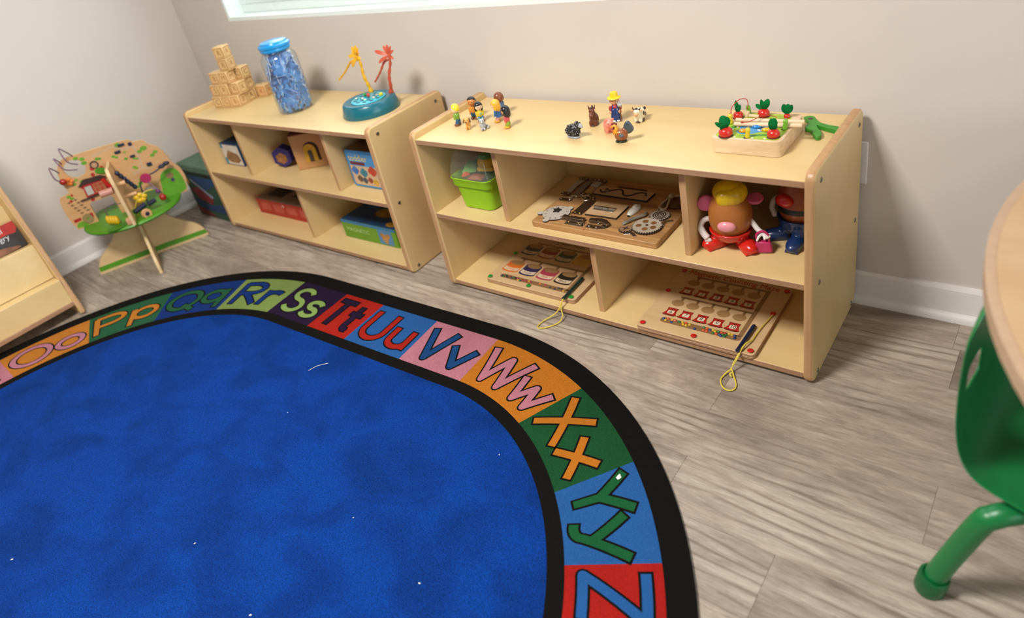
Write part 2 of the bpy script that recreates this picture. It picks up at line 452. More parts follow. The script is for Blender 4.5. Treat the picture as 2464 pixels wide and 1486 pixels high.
# window: lined opening, frame, two sliding sashes with panes
def window(name, x0, x1, z0, z1, M):
    d = .15
    root = MB().box((x0, 0.0, z0), (x1, d, z0 + .016), 0, M).box((x0, 0, z1 - .016), (x1, d, z1), 0, M).box((x0, 0, z0 + .016), (x0 + .016, d, z1 - .016), 0, M).box((x1 - .016, 0, z0 + .016), (x1, d, z1 - .016), 0, M).build(name, mat('window_liner', 'e9f2ee', rough=0.45, noise=(30, .02)), smooth=0)
    struct(root, 'white window with two sliding sashes')
    vin = mat('white_vinyl', 'e3ebe8', rough=0.35, noise=(30, .02))
    a, b = x0 + .016, x1 - .016; c, e = z0 + .016, z1 - .016
    fw = .035
    MB().box((a, .075, c), (b, .145, c + fw), 0, M).box((a, .075, e - fw), (b, .145, e), 0, M).box((a, .075, c + fw), (a + fw, .145, e - fw), 0, M).box((b - fw, .075, c + fw), (b, .145, e - fw), 0, M).build('window_frame', vin, root, bevel=.003, smooth=0)
    mid = a + (b - a) * .365
    for (s0, s1, yy) in ((a + fw, mid + .02, .085), (mid - .02, b - fw, .115)):
        s = .04
        sash = MB().box((s0, yy, c + fw), (s1, yy + .026, c + fw + s), 0, M).box((s0, yy, e - fw - s), (s1, yy + .026, e - fw), 0, M).box((s0, yy, c + fw + s), (s0 + s, yy + .026, e - fw - s), 0, M).box((s1 - s, yy, c + fw + s), (s1, yy + .026, e - fw - s), 0, M).build('sash', vin, root, bevel=.003, smooth=0)
        MB().box((s0 + s, yy + .010, c + fw + s), (s1 - s, yy + .016, e - fw - s), 0, M).build('pane', M_GLASS, sash, smooth=0)
M_GLASS = mat('window_glass', 'f4ffff', rough=0.02, alpha=0.0)
window('window_1', WX0, WX1, WZ0, WZ1, T(0, WY, 0))
window('window_2', SW0, SW1, SZ0, SZ1, Matrix(((0, 1, 0, RX - .03), (1, 0, 0, 0), (0, 0, 1, 0), (0, 0, 0, 1))))
# outside: lawn, gravel strip and a pale board fence seen low through the glass
struct(MB().box((-9, WY + .3, -.5), (10, 14, -.4)).build('lawn', mat('lawn_green', '7f9a62', rough=0.9, noise=(9, .3)), smooth=0))
fence = thing('garden_fence', 'pale board fence outside beyond the window', 'fence', (0, 5.0, -.4))
pm = MB().prism(rrect(-.068, -.01, .068, .01, .004, 2), 0, 1.5)
pk = pm.build('board', mat('fence_board', 'd9cfb8', rough=0.8, noise=(6, .12), rnd=.1), fence, loc=(-6.0, 0, 0))
for i in range(1, 70):
    c2 = pk.copy(); COL.objects.link(c2); c2.location = (-6.0 + i * .145, 0, 0)
MB().box((-6.1, .02, .4), (4.1, .06, .5)).box((-6.1, .02, 1.1), (4.1, .06, 1.2)).build('rail', mat('fence_rail', 'b9ad93', rough=.8, noise=(6, .1)), fence, smooth=0)

# ceiling fixtures
for i, ((px, py), e) in enumerate(PANELS):
    where = ['above the rug', 'above the green chair', 'in the far room corner', 'nearest the bookshelf'][i]
    t = thing('ceiling_light', 'square white ceiling light panel ' + where, 'ceiling light', (px, py, CZ), group='ceiling light panels')
    MB().ring([(p[0], p[1]) for p in rrect(-.32, -.32, .32, .32, .01, 2)], [(p[0], p[1]) for p in rrect(-.295, -.295, .295, .295, .01, 2)], -.02, 0).build('frame', M_WHITE, t, smooth=0)
    MB().box((-.295, -.295, -.010), (.295, .295, -.006)).build('diffuser', mat('light_diffuser', 'fff6ea', rough=.6, emit=2.0), t, smooth=0)

# outlet plate by the shelf
t = thing('wall_outlet', 'white outlet plate on the wall behind the right shelf', 'outlet', (1.176, WY, .4135))
MB().prism(rrect(-.035, -.0575, .035, .0575, .004, 3), 0, .006, 0, T(0, 0, 0, 0, R_(90))).build('plate', M_WHITE, t, bevel=.002)
for s in (-1, 1):
    MB().prism(rrect(-.017, -.014 + s * .02, .017, .014 + s * .02, .006, 3), .006, .0075, 0, T(0, 0, 0, 0, R_(90))).build('socket', mat('socket_white', 'dcd8d4', rough=.35, noise=(50, .02)), t)
# ================================================================ STORAGE SHELVES
UW, UD, UH = 1.2, 0.3688, 0.569
Z1, Z2, Z3, TB, TP = 0.0283, 0.2872, 0.5458, 0.0168, 0.0228
D1, D2, D3, DS = 0.2951, 0.8796, 0.5859, 0.0283
def storage_shelf(label, loc, rz):
    t = thing('storage_shelf', label, 'shelf', loc, rz, 'low open storage shelves')
    y0 = 0.006
    for nm, x0 in (('left', 0), ('right', UW - TP)):
        pr = rrect(0, 0, UD, UH, .024, 7)
        mb = MB().prism(pr, x0, x0 + TP, 0, Matrix(((0, 0, 1, 0), (1, 0, 0, 0), (0, 1, 0, 0), (0, 0, 0, 1))), side=1)
        sp = mb.build('side_panel', [M_LAMV, M_EDGEV], t, bevel=.007, seg=4, smooth=40)
        for yy in (.0392, UD - .0392):
            for zz in (Z1 - TB / 2, Z2 - TB / 2, Z3 - TB / 2):
                xs, dr = (x0, -1) if nm == 'left' else (x0 + TP, 1)
                m = Matrix(((0, 0, dr, xs), (1, 0, 0, yy), (0, 1, 0, zz), (0, 0, 0, 1)))
                MB().lathe([(.0066, -.002), (.0066, .0008), (.0058, .0016), (.0040, .0016)], 16, 0, m).lathe([(.0040, .0016), (.0034, .0002), (0, .0002)], 16, 1, m).build('screw', [M_SCREW, M_DARK], sp)
    MB().box((TP, y0, Z3 - TB), (UW - TP, UD - .004, Z3), front=1).build('top_board', [M_LAM, M_EDGE], t, bevel=.0022, smooth=30)
    MB().box((TP, y0, Z2 - TB), (UW - TP, UD - .010, Z2), front=1).build('middle_shelf', [M_LAM, M_EDGE], t, bevel=.0022, smooth=30)
    MB().box((TP, y0, Z1 - TB), (UW - TP, UD - .010, Z1), front=1).build('bottom_shelf', [M_LAM, M_EDGE], t, bevel=.0022, smooth=30)
    for x, za, zb in ((D1, Z2, Z3 - TB), (D2, Z2, Z3 - TB), (D3, Z1, Z2 - TB)):
        MB().box((x, y0 + DS, za), (x + TB, UD - .010, zb), front=1).build('divider', [M_LAMV, M_EDGEV], t, bevel=.0015, smooth=30)
    MB().box((TP, UD - .0099, Z1 - TB), (UW - TP, UD - .004, Z3 - TB)).build('back_panel', M_LAM, t, smooth=0)
    return t
SHR = storage_shelf('low maple storage shelf on the right with farm toys on top', (0, 0, 0), 0)
LXY = (-1.3866, -0.0177); LTH = 0.0132
SHL = storage_shelf('low maple storage shelf on the left with the blue jar on top', (LXY[0], LXY[1], 0), LTH)
ML = T(LXY[0], LXY[1], 0, LTH)
def LP(x, y, z): return tuple(ML @ Vector((x, y, z)))

# ================================================================ ALPHABET RUG
RC = (-0.0478, -1.2229); RS, RA, RB, RT = 0.4155, 0.9731, 1.0893, 0.0249
def rug_curve(off, n=140):
    pts = []
    for i in range(n): pts.append((RS + RA * math.sin(PI * i / n), RB * math.cos(PI * i / n), RA, RB, 1))
    for i in range(n): pts.append((-RS - RA * math.sin(PI * i / n), -RB * math.cos(PI * i / n), RA, RB, -1))
    # straight parts are the gaps between the two half ellipses: fill them
    full = []
    for i in range(n + 1): full.append((RS + RA * math.sin(PI * i / n), RB * math.cos(PI * i / n)))
    for i in range(1, 40): full.append((RS - 2 * RS * i / 40, -RB))
    for i in range(n + 1): full.append((-RS - RA * math.sin(PI * i / n), -RB * math.cos(PI * i / n)))
    for i in range(1, 40): full.append((-RS + 2 * RS * i / 40, RB))
    k = len(full); out = []
    c, s = math.cos(RT), math.sin(RT)
    for i in range(k):
        a = full[i - 1]; b = full[(i + 1) % k]
        tx, ty = b[0] - a[0], b[1] - a[1]; l = math.hypot(tx, ty)
        nx, ny = ty / l, -tx / l            # inward for clockwise order
        x, y = full[i][0] + nx * off, full[i][1] + ny * off
        out.append((RC[0] + c * x - s * y, RC[1] + s * x + c * y))
    return out
CUR = {o: rug_curve(o) for o in (0.0, 0.056, 0.247, 0.283)}
def seq_of(o):
    P = CUR[o]; L = [0.0]
    for i in range(1, len(P) + 1):
        a = P[i - 1]; b = P[i % len(P)]; L.append(L[-1] + math.hypot(a[0] - b[0], a[1] - b[1]))
    return P, L
def nearest(o, p):
    P, L = seq_of(o)
    i = min(range(len(P)), key=lambda j: (P[j][0] - p[0]) ** 2 + (P[j][1] - p[1]) ** 2)
    best = (9, 0)
    for j in (i - 1, i):
        a = Vector(P[j]); b = Vector(P[(j + 1) % len(P)]); d = b - a
        t = max(0, min(1, (Vector(p) - a).dot(d) / d.dot(d))); dist = (a + d * t - Vector(p)).length
        jj = j % len(P)
        if dist < best[0]: best = (dist, L[jj] + t * d.length)
    return best[1]
def at(o, l):
    P, L = SEQ[o]; l %= L[-1]
    lo, hi = 0, len(L) - 1
    while hi - lo > 1:
        md = (lo + hi) // 2
        if L[md] <= l: lo = md
        else: hi = md
    t = (l - L[lo]) / max(1e-9, L[lo + 1] - L[lo]); a = P[lo]; b = P[(lo + 1) % len(P)]
    return (a[0] + (b[0] - a[0]) * t, a[1] + (b[1] - a[1]) * t)
SEQ = {o: seq_of(o) for o in CUR}

def rug_material(name, col, amt, bright, patch):
    m = bpy.data.materials.new(name); m.use_nodes = True
    nt = m.node_tree; N = nt.nodes; K = nt.links
    b = N['Principled BSDF']; b.inputs['Roughness'].default_value = 0.95; b.inputs['Specular IOR Level'].default_value = 0.1
    b.inputs['Sheen Weight'].default_value = 0.0; b.inputs['Sheen Roughness'].default_value = 0.5
    tc = N.new('ShaderNodeTexCoord')
    def nz(scale, det, st=(1, 1, 1), dist=0.0):
        mp = N.new('ShaderNodeMapping'); mp.inputs['Scale'].default_value = st; K.new(tc.outputs['Object'], mp.inputs[0])
        n = N.new('ShaderNodeTexNoise'); n.inputs['Scale'].default_value = scale; n.inputs['Detail'].default_value = det; n.inputs['Distortion'].default_value = dist
        K.new(mp.outputs[0], n.inputs[0]); return n.outputs['Fac']
    def rg(f, a, c, lo, hi):
        r = N.new('ShaderNodeMapRange'); K.new(f, r.inputs[0]); r.inputs[1].default_value = a; r.inputs[2].default_value = c; r.inputs[3].default_value = lo; r.inputs[4].default_value = hi; return r.outputs[0]
    fine = nz(420, 3)
    f1 = rg(fine, .3, .7, 1 - amt, 1 + amt)
    f2 = rg(nz(5.5, 6, (1, 1.3, 1), 0.6), .36, .58, 1 - patch, 1 + patch * .5)
    mu = N.new('ShaderNodeMath'); mu.operation = 'MULTIPLY'; K.new(f1, mu.inputs[0]); K.new(f2, mu.inputs[1])
    mx = N.new('ShaderNodeMix'); mx.data_type = 'RGBA'; mx.blend_type = 'MULTIPLY'; mx.inputs[0].default_value = 1; mx.inputs[6].default_value = srgb(col)
    K.new(mu.outputs[0], mx.inputs[7]); K.new(mx.outputs[2], b.inputs['Base Color'])
    bp = N.new('ShaderNodeBump'); bp.inputs['Strength'].default_value = 0.9; bp.inputs['Distance'].default_value = 0.004
    K.new(fine, bp.inputs['Height']); K.new(bp.outputs[0], b.inputs['Normal'])
    return m
RUGM = {}
def rm(col):
    if col not in RUGM: RUGM[col] = rug_material('pile_' + col, tuple(int(int(col[i:i+2], 16) * .80) for i in (0, 2, 4)), .24, 1, .06)
    return RUGM[col]
RZ = 0.009
rug = thing('alphabet_rug', 'oval blue classroom rug with a border of coloured alphabet tiles', 'rug', (RC[0], RC[1], 0), 0)
MB().prism(CUR[0.0], .0005, RZ - .0012).build('backing', rm('17150f'), rug, world=True, smooth=0)
MB().ring(CUR[0.0], CUR[0.056], RZ - .0012, RZ).build('outer_border', rm('14120f'), rug, world=True, smooth=0)
MB().ring(CUR[0.247], CUR[0.283], RZ - .0012, RZ).build('inner_border', rm('14120f'), rug, world=True, smooth=0)
P = CUR[0.283]
mb = MB(); k = len(P)
NR = 10
vs = [(RC[0], RC[1], RZ)]
for rI in range(1, NR + 1):
    vs += [(RC[0] + (p[0] - RC[0]) * rI / NR, RC[1] + (p[1] - RC[1]) * rI / NR, RZ) for p in P]
fs = [(0, 1 + (i + 1) % k, 1 + i) for i in range(k)]
for rI in range(1, NR):
    a = 1 + (rI - 1) * k; b = 1 + rI * k
    fs += [(a + i, a + (i + 1) % k, b + (i + 1) % k, b + i) for i in range(k)]
mb.add(vs, [f[::-1] for f in fs])
mb.build('field', rug_material('pile_blue_field', '07347e', .55, 1, .22), rug, world=True, smooth=0)

# letters: strokes in a box 1 high (capital) with x-height about .64
X = .66
def ring_(cx, cy, rx, ry): return arc(cx, cy, rx, ry, 90, 450, 22)
LET = {
 'A': (.8, [[(0, 0), (.4, 1), (.8, 0)], [(.15, .38), (.65, .38)]]), 'a': (.5, [ring_(.24, .31, .22, .30), [(.47, .62), (.47, 0)]]),
 'B': (.6, [[(0, 0), (0, 1)], [(0, 1)] + arc(.25, .76, .26, .24, 90, -90) + [(0, .52)], [(0, .52)] + arc(.28, .26, .3, .26, 90, -90) + [(0, 0)]]), 'b': (.5, [[(0, 1), (0, 0)], ring_(.24, .3, .22, .29)]),
 'C': (.7, [arc(.42, .5, .42, .5, 50, 310, 18)]), 'c': (.5, [arc(.28, .31, .27, .31, 50, 310, 16)]),
 'D': (.68, [[(0, 0), (0, 1)], [(0, 1)] + arc(.15, .5, .5, .5, 90, -90, 18) + [(0, 0)]]), 'd': (.5, [ring_(.24, .3, .22, .29), [(.47, 1), (.47, 0)]]),
 'E': (.55, [[(.55, 1), (0, 1), (0, 0), (.55, 0)], [(0, .52), (.46, .52)]]), 'e': (.5, [[(.03, .33), (.5, .33)] + arc(.27, .31, .25, .31, 5, 320, 16)]),
 'F': (.55, [[(.55, 1), (0, 1), (0, 0)], [(0, .54), (.44, .54)]]), 'f': (.4, [arc(.32, .82, .16, .17, 60, 180, 8) + [(.16, 0)], [(0, .6), (.36, .6)]]),
 'G': (.75, [arc(.42, .5, .42, .5, 50, 350, 18) + [(.46, .43)]]), 'g': (.5, [ring_(.24, .33, .22, .28), [(.47, .62), (.47, -.05)] + arc(.25, -.05, .22, .22, 0, -150, 10)]),
 'H': (.62, [[(0, 0), (0, 1)], [(.62, 0), (.62, 1)], [(0, .5), (.62, .5)]]), 'h': (.45, [[(0, 1), (0, 0)], [(0, .36)] + arc(.22, .4, .22, .22, 180, 0, 10) + [(.44, 0)]]),
 'I': (.4, [[(0, 1), (.4, 1)], [(.2, 1), (.2, 0)], [(0, 0), (.4, 0)]]), 'i': (.1, [[(.05, .6), (.05, 0)], [(.05, .84), (.05, .9)]]),
 'J': (.55, [[(.15, 1), (.55, 1)], [(.4, 1), (.4, .22)] + arc(.2, .22, .2, .22, 0, -170, 10)]), 'j': (.25, [[(.22, .6), (.22, -.05)] + arc(.06, -.05, .16, .2, 0, -140, 8), [(.22, .84), (.22, .9)]]),
 'K': (.6, [[(0, 0), (0, 1)], [(.58, 1), (0, .45)], [(.12, .56), (.6, 0)]]), 'k': (.42, [[(0, 1), (0, 0)], [(.4, .6), (0, .25)], [(.1, .34), (.42, 0)]]),
 'L': (.5, [[(0, 1), (0, 0), (.5, 0)]]), 'l': (.08, [[(.04, 1), (.04, 0)]]),
 'M': (.85, [[(0, 0), (.14, 1), (.43, .25), (.72, 1), (.85, 0)]]), 'm': (.7, [[(0, .62), (0, 0)], [(0, .38)] + arc(.17, .42, .17, .2, 180, 0, 8) + [(.34, 0)], [(.34, .38)] + arc(.51, .42, .17, .2, 180, 0, 8) + [(.68, 0)]]),
 'N': (.65, [[(0, 0), (0, 1), (.65, 0), (.65, 1)]]), 'n': (.45, [[(0, .62), (0, 0)], [(0, .36)] + arc(.22, .4, .22, .22, 180, 0, 10) + [(.44, 0)]]),
 'O': (.8, [ring_(.4, .5, .40, .5)]), 'o': (.55, [ring_(.28, .32, .27, .32)]),
 'P': (.58, [[(0, 0), (0, 1)], [(0, 1)] + arc(.27, .74, .30, .26, 90, -90) + [(0, .48)]]), 'p': (.5, [[(0, .64), (0, -.25)], ring_(.26, .33, .24, .29)]),
 'Q': (.82, [ring_(.4, .52, .39, .46), [(.48, .24), (.78, -.06)]]), 'q': (.5, [ring_(.24, .33, .23, .29), [(.48, .64), (.48, -.25)]]),
 'R': (.62, [[(0, 0), (0, 1)], [(0, 1)] + arc(.27, .75, .28, .25, 90, -90) + [(0, .5)], [(.18, .5), (.62, 0)]]), 'r': (.4, [[(0, .64), (0, 0)], [(0, .36)] + arc(.24, .36, .24, .26, 180, 60, 8)]),
 'S': (.6, [arc(.31, .755, .26, .235, 25, 270, 14) + arc(.29, .26, .28, .26, 88, -155, 14)]), 's': (.45, [arc(.23, .475, .19, .155, 25, 270, 12) + arc(.21, .165, .21, .165, 88, -155, 12)]),
 'T': (.72, [[(0, 1), (.72, 1)], [(.36, 1), (.36, 0)]]), 't': (.42, [[(.2, .92), (.2, .12)] + arc(.32, .12, .12, .12, 180, 290, 6), [(0, .62), (.42, .62)]]),
 'U': (.66, [[(0, 1), (0, .33)] + arc(.33, .33, .33, .33, 180, 360, 14) + [(.66, 1)]]), 'u': (.48, [[(0, .64), (0, .22)] + arc(.22, .22, .22, .22, 180, 350, 10), [(.45, .64), (.45, 0)]]),
 'V': (.72, [[(0, 1), (.34, 0), (.72, 1)]]), 'v': (.5, [[(0, .64), (.24, 0), (.5, .64)]]),
 'W': (1.0, [[(0, 1), (.24, 0), (.5, .85), (.74, 0), (1.0, 1)]]), 'w': (.72, [[(0, .64), (.18, 0), (.36, .55), (.54, 0), (.72, .64)]]),
 'X': (.72, [[(0, 1), (.72, 0)], [(.68, 1), (0, 0)]]), 'x': (.52, [[(0, .64), (.52, 0)], [(.5, .64), (0, 0)]]),
 'Y': (.70, [[(0, 1), (.35, .46), (.70, 1)], [(.35, .46), (.35, 0)]]), 'y': (.5, [[(0, .64), (.27, .05)], [(.52, .64), (.22, -.12)] + arc(.08, -.12, .14, .13, 0, -120, 6)]),
 'Z': (.68, [[(0, 1), (.68, 1), (0, 0), (.68, 0)]]), 'z': (.48, [[(0, .64), (.48, .64), (0, 0), (.48, 0)]]),
}
def ribbon(strokes, h, ext):
    """flat ribbons as quads + joint discs, in metric tile space"""
    vs = []; fs = []
    for st in strokes:
        pts = [st[0]]
        for p in st[1:]:
            a = pts[-1]; d = math.hypot(p[0] - a[0], p[1] - a[1])
            if d < 1e-6: continue
            n = max(1, int(d / .02))
            for i in range(1, n + 1): pts.append((a[0] + (p[0] - a[0]) * i / n, a[1] + (p[1] - a[1]) * i / n))
        closed = math.hypot(pts[0][0] - pts[-1][0], pts[0][1] - pts[-1][1]) < 1e-4
        m = len(pts)
        for i in range(m - 1):
            a, b = pts[i], pts[i + 1]
            dx, dy = b[0] - a[0], b[1] - a[1]; l = math.hypot(dx, dy); dx /= l; dy /= l
            ea = ext if (i == 0 and not closed) else 0; eb = ext if (i == m - 2 and not closed) else 0
            a = (a[0] - dx * ea, a[1] - dy * ea); b = (b[0] + dx * eb, b[1] + dy * eb)
            o = len(vs); vs += [(a[0] + dy * h, a[1] - dx * h), (b[0] + dy * h, b[1] - dx * h), (b[0] - dy * h, b[1] + dx * h), (a[0] - dy * h, a[1] + dx * h)]
            fs.append((o, o + 1, o + 2, o + 3))
        for i in range(m):
            if 0 < i < m - 1:
                a, b, c = pts[i - 1], pts[i], pts[i + 1]
                cr = (b[0] - a[0]) * (c[1] - b[1]) - (b[1] - a[1]) * (c[0] - b[0])
                if abs(cr) < 1e-9: continue
            elif not closed: continue
            o = len(vs); vs += [(pts[i][0] + h * math.cos(2 * PI * j / 10), pts[i][1] + h * math.sin(2 * PI * j / 10)) for j in range(10)]
            fs.append(tuple(range(o, o + 10)))
    from mathutils.geometry import delaunay_2d_cdt
    r = delaunay_2d_cdt([Vector(p) for p in vs], [], fs, 0, 1e-6)
    return [tuple(p) for p in r[0]], [tuple(f) for f, of in zip(r[2], r[5]) if of]
TILEC = {'N': ('d98a9a', '2c5f9c'), 'O': ('dd8a34', 'd58ba0'), 'P': ('2f6a45', 'dd8a34'), 'Q': ('173a86', '2f6a45'), 'R': ('93a95a', '173a86'), 'S': ('2c1a3a', '9fbf6a'), 'T': ('c3291c', '2c1a3a'),
         'U': ('2f6bb5', 'c3291c'), 'V': ('d98a9a', '1f528f'), 'W': ('dd8426', 'd98a9a'), 'X': ('1f5a33', 'dd8426'), 'Y': ('2f6bb5', '1f6a3a'), 'Z': ('c3231c', '2f6bb5')}
_cyc = [('dd8426', 'd98a9a'), ('2f6a45', 'dd8a34'), ('173a86', '93a95a'), ('93a95a', '173a86'), ('2c1a3a', '9fbf6a'), ('c3291c', '2c1a3a'), ('2f6bb5', 'c3291c'), ('d98a9a', '1f528f')]
for i, ch in enumerate('ABCDEFGHIJKLM'): TILEC[ch] = _cyc[i % 8]
BND = [('NO', (-1.338, -1.047), (-1.169, -1.053)), ('OP', (-1.268, -.742), (-1.106, -.812)), ('PQ', (-1.088, -.484), (-.973, -.616)), ('QR', (-.842, -.294), (-.771, -.475)),
       ('RS', (-.569, -.211), (-.547, -.409)), ('ST', (-.331, -.194), (-.320, -.397)), ('TU', (-.141, -.182), (-.129, -.388)), ('UV', (.108, -.177), (.124, -.373)),
       ('VW', (.357, -.173), (.368, -.365)), ('WX', (.701, -.242), (.624, -.413)), ('XY', (.932, -.405), (.828, -.549)), ('YZ', (1.094, -.602), (.936, -.695))]
lo = [nearest(0.056, b[1]) for b in BND]; li = [nearest(0.247, b[2]) for b in BND]
LO, LI = SEQ[0.056][1][-1], SEQ[0.247][1][-1]
for L_, T_ in ((lo, LO), (li, LI)):
    for i in range(1, len(L_)):
        while L_[i] < L_[i - 1]: L_[i] += T_
EDG = {}
for i in range(11): EDG['OPQRSTUVWXY'[i]] = (lo[i], lo[i + 1], li[i], li[i + 1])
zo, zi = lo[-1] + .26, li[-1] + .21
EDG['Z'] = (lo[-1], zo, li[-1], zi)
no, ni = lo[0] + LO, li[0] + LI
so, si = (no - zo) / 14, (ni - zi) / 14
for i, ch in enumerate('ABCDEFGHIJKLMN'): EDG[ch] = (zo + so * i, zo + so * (i + 1), zi + si * i, zi + si * (i + 1))
RNG = {'O': (.08, .52, .60, .92), 'P': (.10, .45, .58, .90), 'Q': (.08, .52, .58, .90), 'R': (.14, .52, .64, .88), 'S': (.12, .48, .58, .88), 'T': (.10, .47, .58, .84), 'U': (.10, .45, .60, .90),
       'V': (.12, .48, .57, .90), 'W': (.08, .53, .57, .93), 'X': (.08, .47, .56, .90), 'Y': (.07, .46, .52, .94), 'Z': (.10, .48, .56, .88)}
TW = 0.191
for ch in 'NOPQRSTUVWXYZABCDEFGHIJKLM':
    a0, a1, b0, b1 = EDG[ch]
    n = 24
    def mp(s, t):
        q = at(0.056, a0 + (a1 - a0) * s); p = at(0.247, b0 + (b1 - b0) * s)
        return (p[0] + (q[0] - p[0]) * t, p[1] + (q[1] - p[1]) * t)
    mb = MB()
    vs = [mp(i / n, 0) + (RZ,) for i in range(n + 1)] + [mp(i / n, 1) + (RZ,) for i in range(n + 1)]
    mb.add(vs, [(i, i + 1, n + 2 + i, n + 1 + i) for i in range(n)])
    # turn so the normal points up
    f0 = mb.f[0]; A = Vector(mb.v[f0[0]]); Bv = Vector(mb.v[f0[1]]); Cv = Vector(mb.v[f0[2]])
    if (Bv - A).cross(Cv - A).z < 0: mb.f = [f[::-1] for f in mb.f]
    tc_, lc_ = TILEC[ch]
    tile = mb.build('letter_tile', rm(tc_), rug, world=True, smooth=0)
    tile['label'] = 'rug tile with the letters ' + ch + ' ' + ch.lower()
    Lm = ((a1 - a0) + (b1 - b0)) / 2
    rg = RNG.get(ch, (.12, .50, .57, .90))
    base, cap = .036, .122
    for cch, (s0, s1) in ((ch, rg[:2]), (ch.lower(), rg[2:])):
        w, strokes = LET[cch]
        wid = (s1 - s0) * Lm
        sx = wid / w if w > .15 else cap
        if w <= .15: s0 += (s1 - s0) * .4
        sx = min(sx, cap * 1.45)
        dy = .018 if cch in 'gjpqy' else 0
        met = [[(s0 * Lm + p[0] * sx, base + dy + p[1] * cap) for p in st] for st in strokes]
        for nm, h, ext, z, mm in (('letter_outline', .0150, .0075, RZ + .0003, rm('14120f')), ('letter', .0100, .0026, RZ + .0006, rm(lc_))):
            v2, f2 = ribbon(met, h, ext)
            out = [mp(p[0] / Lm, p[1] / TW) + (z,) for p in v2]
            m2 = MB(); m2.add(out, f2)
            ff = []
            for f in m2.f:
                A = Vector(m2.v[f[0]]); Bv = Vector(m2.v[f[1]]); Cv = Vector(m2.v[f[2]])
                ff.append(f if (Bv - A).cross(Cv - A).z > 0 else f[::-1])
            m2.f = ff
            m2.build(nm, mm, tile, world=True, smooth=0)
# ================================================================ TOYS ON THE RIGHT SHELF
TOP = Z3 + .0002
def vinyl(col): return mat('vinyl_' + col, col, rough=0.33, spec=0.5, noise=(120, .04), coat=.15)
EYE = vinyl('201611')
def toy_person(label, x, y, face, H, skin, hair, shirt, pants, shoes, style='short', sleeve=None, skirt=None, motif=None):
    t = thing('toy_person', label, 'toy figure', (x, y, TOP), R_(face), 'small toy people in the family group')
    k = H / .074
    def S(*a): return tuple(v * k for v in a)
    # shoes
    for s in (-1, 1):
        MB().ell(S(s * .0062, -.003, .0042), S(.0062, .0095, .0044), 14, 8).build('shoe', vinyl(shoes), t)
    # legs
    mb = MB()
    for s in (-1, 1): mb.ell(S(s * .0055, 0, .014), S(.0065, .0068, .011), 14, 9)
    mb.build('trousers' if not skirt else 'legs', vinyl(pants), t, remesh=.0011 * k)
    # shirt with two arms, one continuous surface
    mb = MB()
    mb.ell(S(0, 0, .0305), S(.0105, .0088, .0145), 18, 12)
    for s in (-1, 1):
        mb.ell(S(s * .0112, -.0012, .0295), S(.0042, .0050, .0115), 12, 9, rot=Matrix.Rotation(s * .16, 4, 'Y'))
    if skirt: mb.lathe([(0, .016 * k), (.0125 * k, .017 * k), (.009 * k, .032 * k), (0, .034 * k)], 18)
    sh = mb.build('shirt' if not skirt else 'dress', vinyl(shirt), t, remesh=.0010 * k)
    if motif:
        mb = MB()
        for a in (0, 1, 2): mb.ell(S(.0005 + .0028 * math.cos(a * 2.1), -.0090, .0300 + .0028 * math.sin(a * 2.1)), S(.0024, .0012, .0019), 10, 6)
        mb.build('motif', vinyl(motif), sh)
    for s in (-1, 1):
        MB().ell(S(s * .0120, -.0030, .0185), S(.0030, .0032, .0032), 10, 7).build('hand', vinyl(skin), t)
    hd = MB().ell(S(0, -.0008, .0545), S(.0132, .0122, .0138), 22, 14).build('head', vinyl(skin), t)
    for s in (-1, 1):
        MB().ell(S(s * .0046, -.0125, .0555), S(.0011, .0008, .0015), 8, 6).build('eye', EYE, hd)
    MB().ell(S(0, -.0132, .0520), S(.0010, .0010, .0009), 8, 6).build('nose', vinyl(skin), hd)
    MB().tube([S(-.0028, -.0125, .0490), S(0, -.0128, .0480), S(.0028, -.0125, .0490)], .0004 * k, 6).build('mouth', vinyl('a8402f'), hd)
    # hair: cap over crown and back, cut away over the face
    mb = MB()
    nu, nv = 26, 16; vs = []; fs = []
    for j in range(nv + 1):
        th = PI * j / nv
        for i in range(nu):
            ph = 2 * PI * i / nu
            dx, dy, dz = math.sin(th) * math.sin(ph), -math.sin(th) * math.cos(ph), math.cos(th)
            front = -dy
            low = {'short': .18, 'long': -.2, 'bob': -.15}[style]
            lim = low - .9 * max(0, -front) + .62 * max(0, front)
            if style == 'long': lim -= .5 * max(0, -front)
            r = 1.12 if dz > lim else .9
            z = dz
            vs.append((dx * .0132 * k * r, (-.0002 + dy * .0126 * r) * k, (.0552 + z * .0142 * r) * k))
    for j in range(nv):
        for i in range(nu):
            fs.append((j * nu + i, (j + 1) * nu + i, (j + 1) * nu + (i + 1) % nu, j * nu + (i + 1) % nu))
    mb.add(vs, fs)
    if style == 'long':
        mb.ell(S(0, .0062, .0470), S(.0118, .0085, .0150), 18, 12)
        for s in (-1, 1): mb.ell(S(s * .0108, .0020, .0490), S(.0040, .0066, .0125), 12, 9)
    if style == 'bob':
        for s in (-1, 1): mb.ell(S(s * .0112, .0020, .0510), S(.0042, .0068, .0085), 12, 9)
    mb.build('hair', vinyl(hair), t, smooth=70)
    return t
SKB, SKM, SKL = 'e9b68e', 'c98242', 'efc9a6'
toy_person('toy boy with yellow hair, green shirt and blue trousers', .098, .132, -75, .074, SKL, 'f2d234', '7da63c', '1f5a86', '7a4426')
toy_person('toy man with black hair and orange sweater', .118, .190, 20, .076, SKM, '17161a', 'd18a35', '1c4e66', '6a3b22')
toy_person('toy girl with long black hair and yellow shirt', .160, .171, 55, .068, SKL, '17161c', 'd8c02f', '1f7c9c', '7a4426', 'long', motif='6fb4b0')
toy_person('toy woman with brown bob seen from behind', .200, .226, -100, .080, 'd79a5c', '7d4526', '47698f', '39557c', '5c3a28', 'bob')
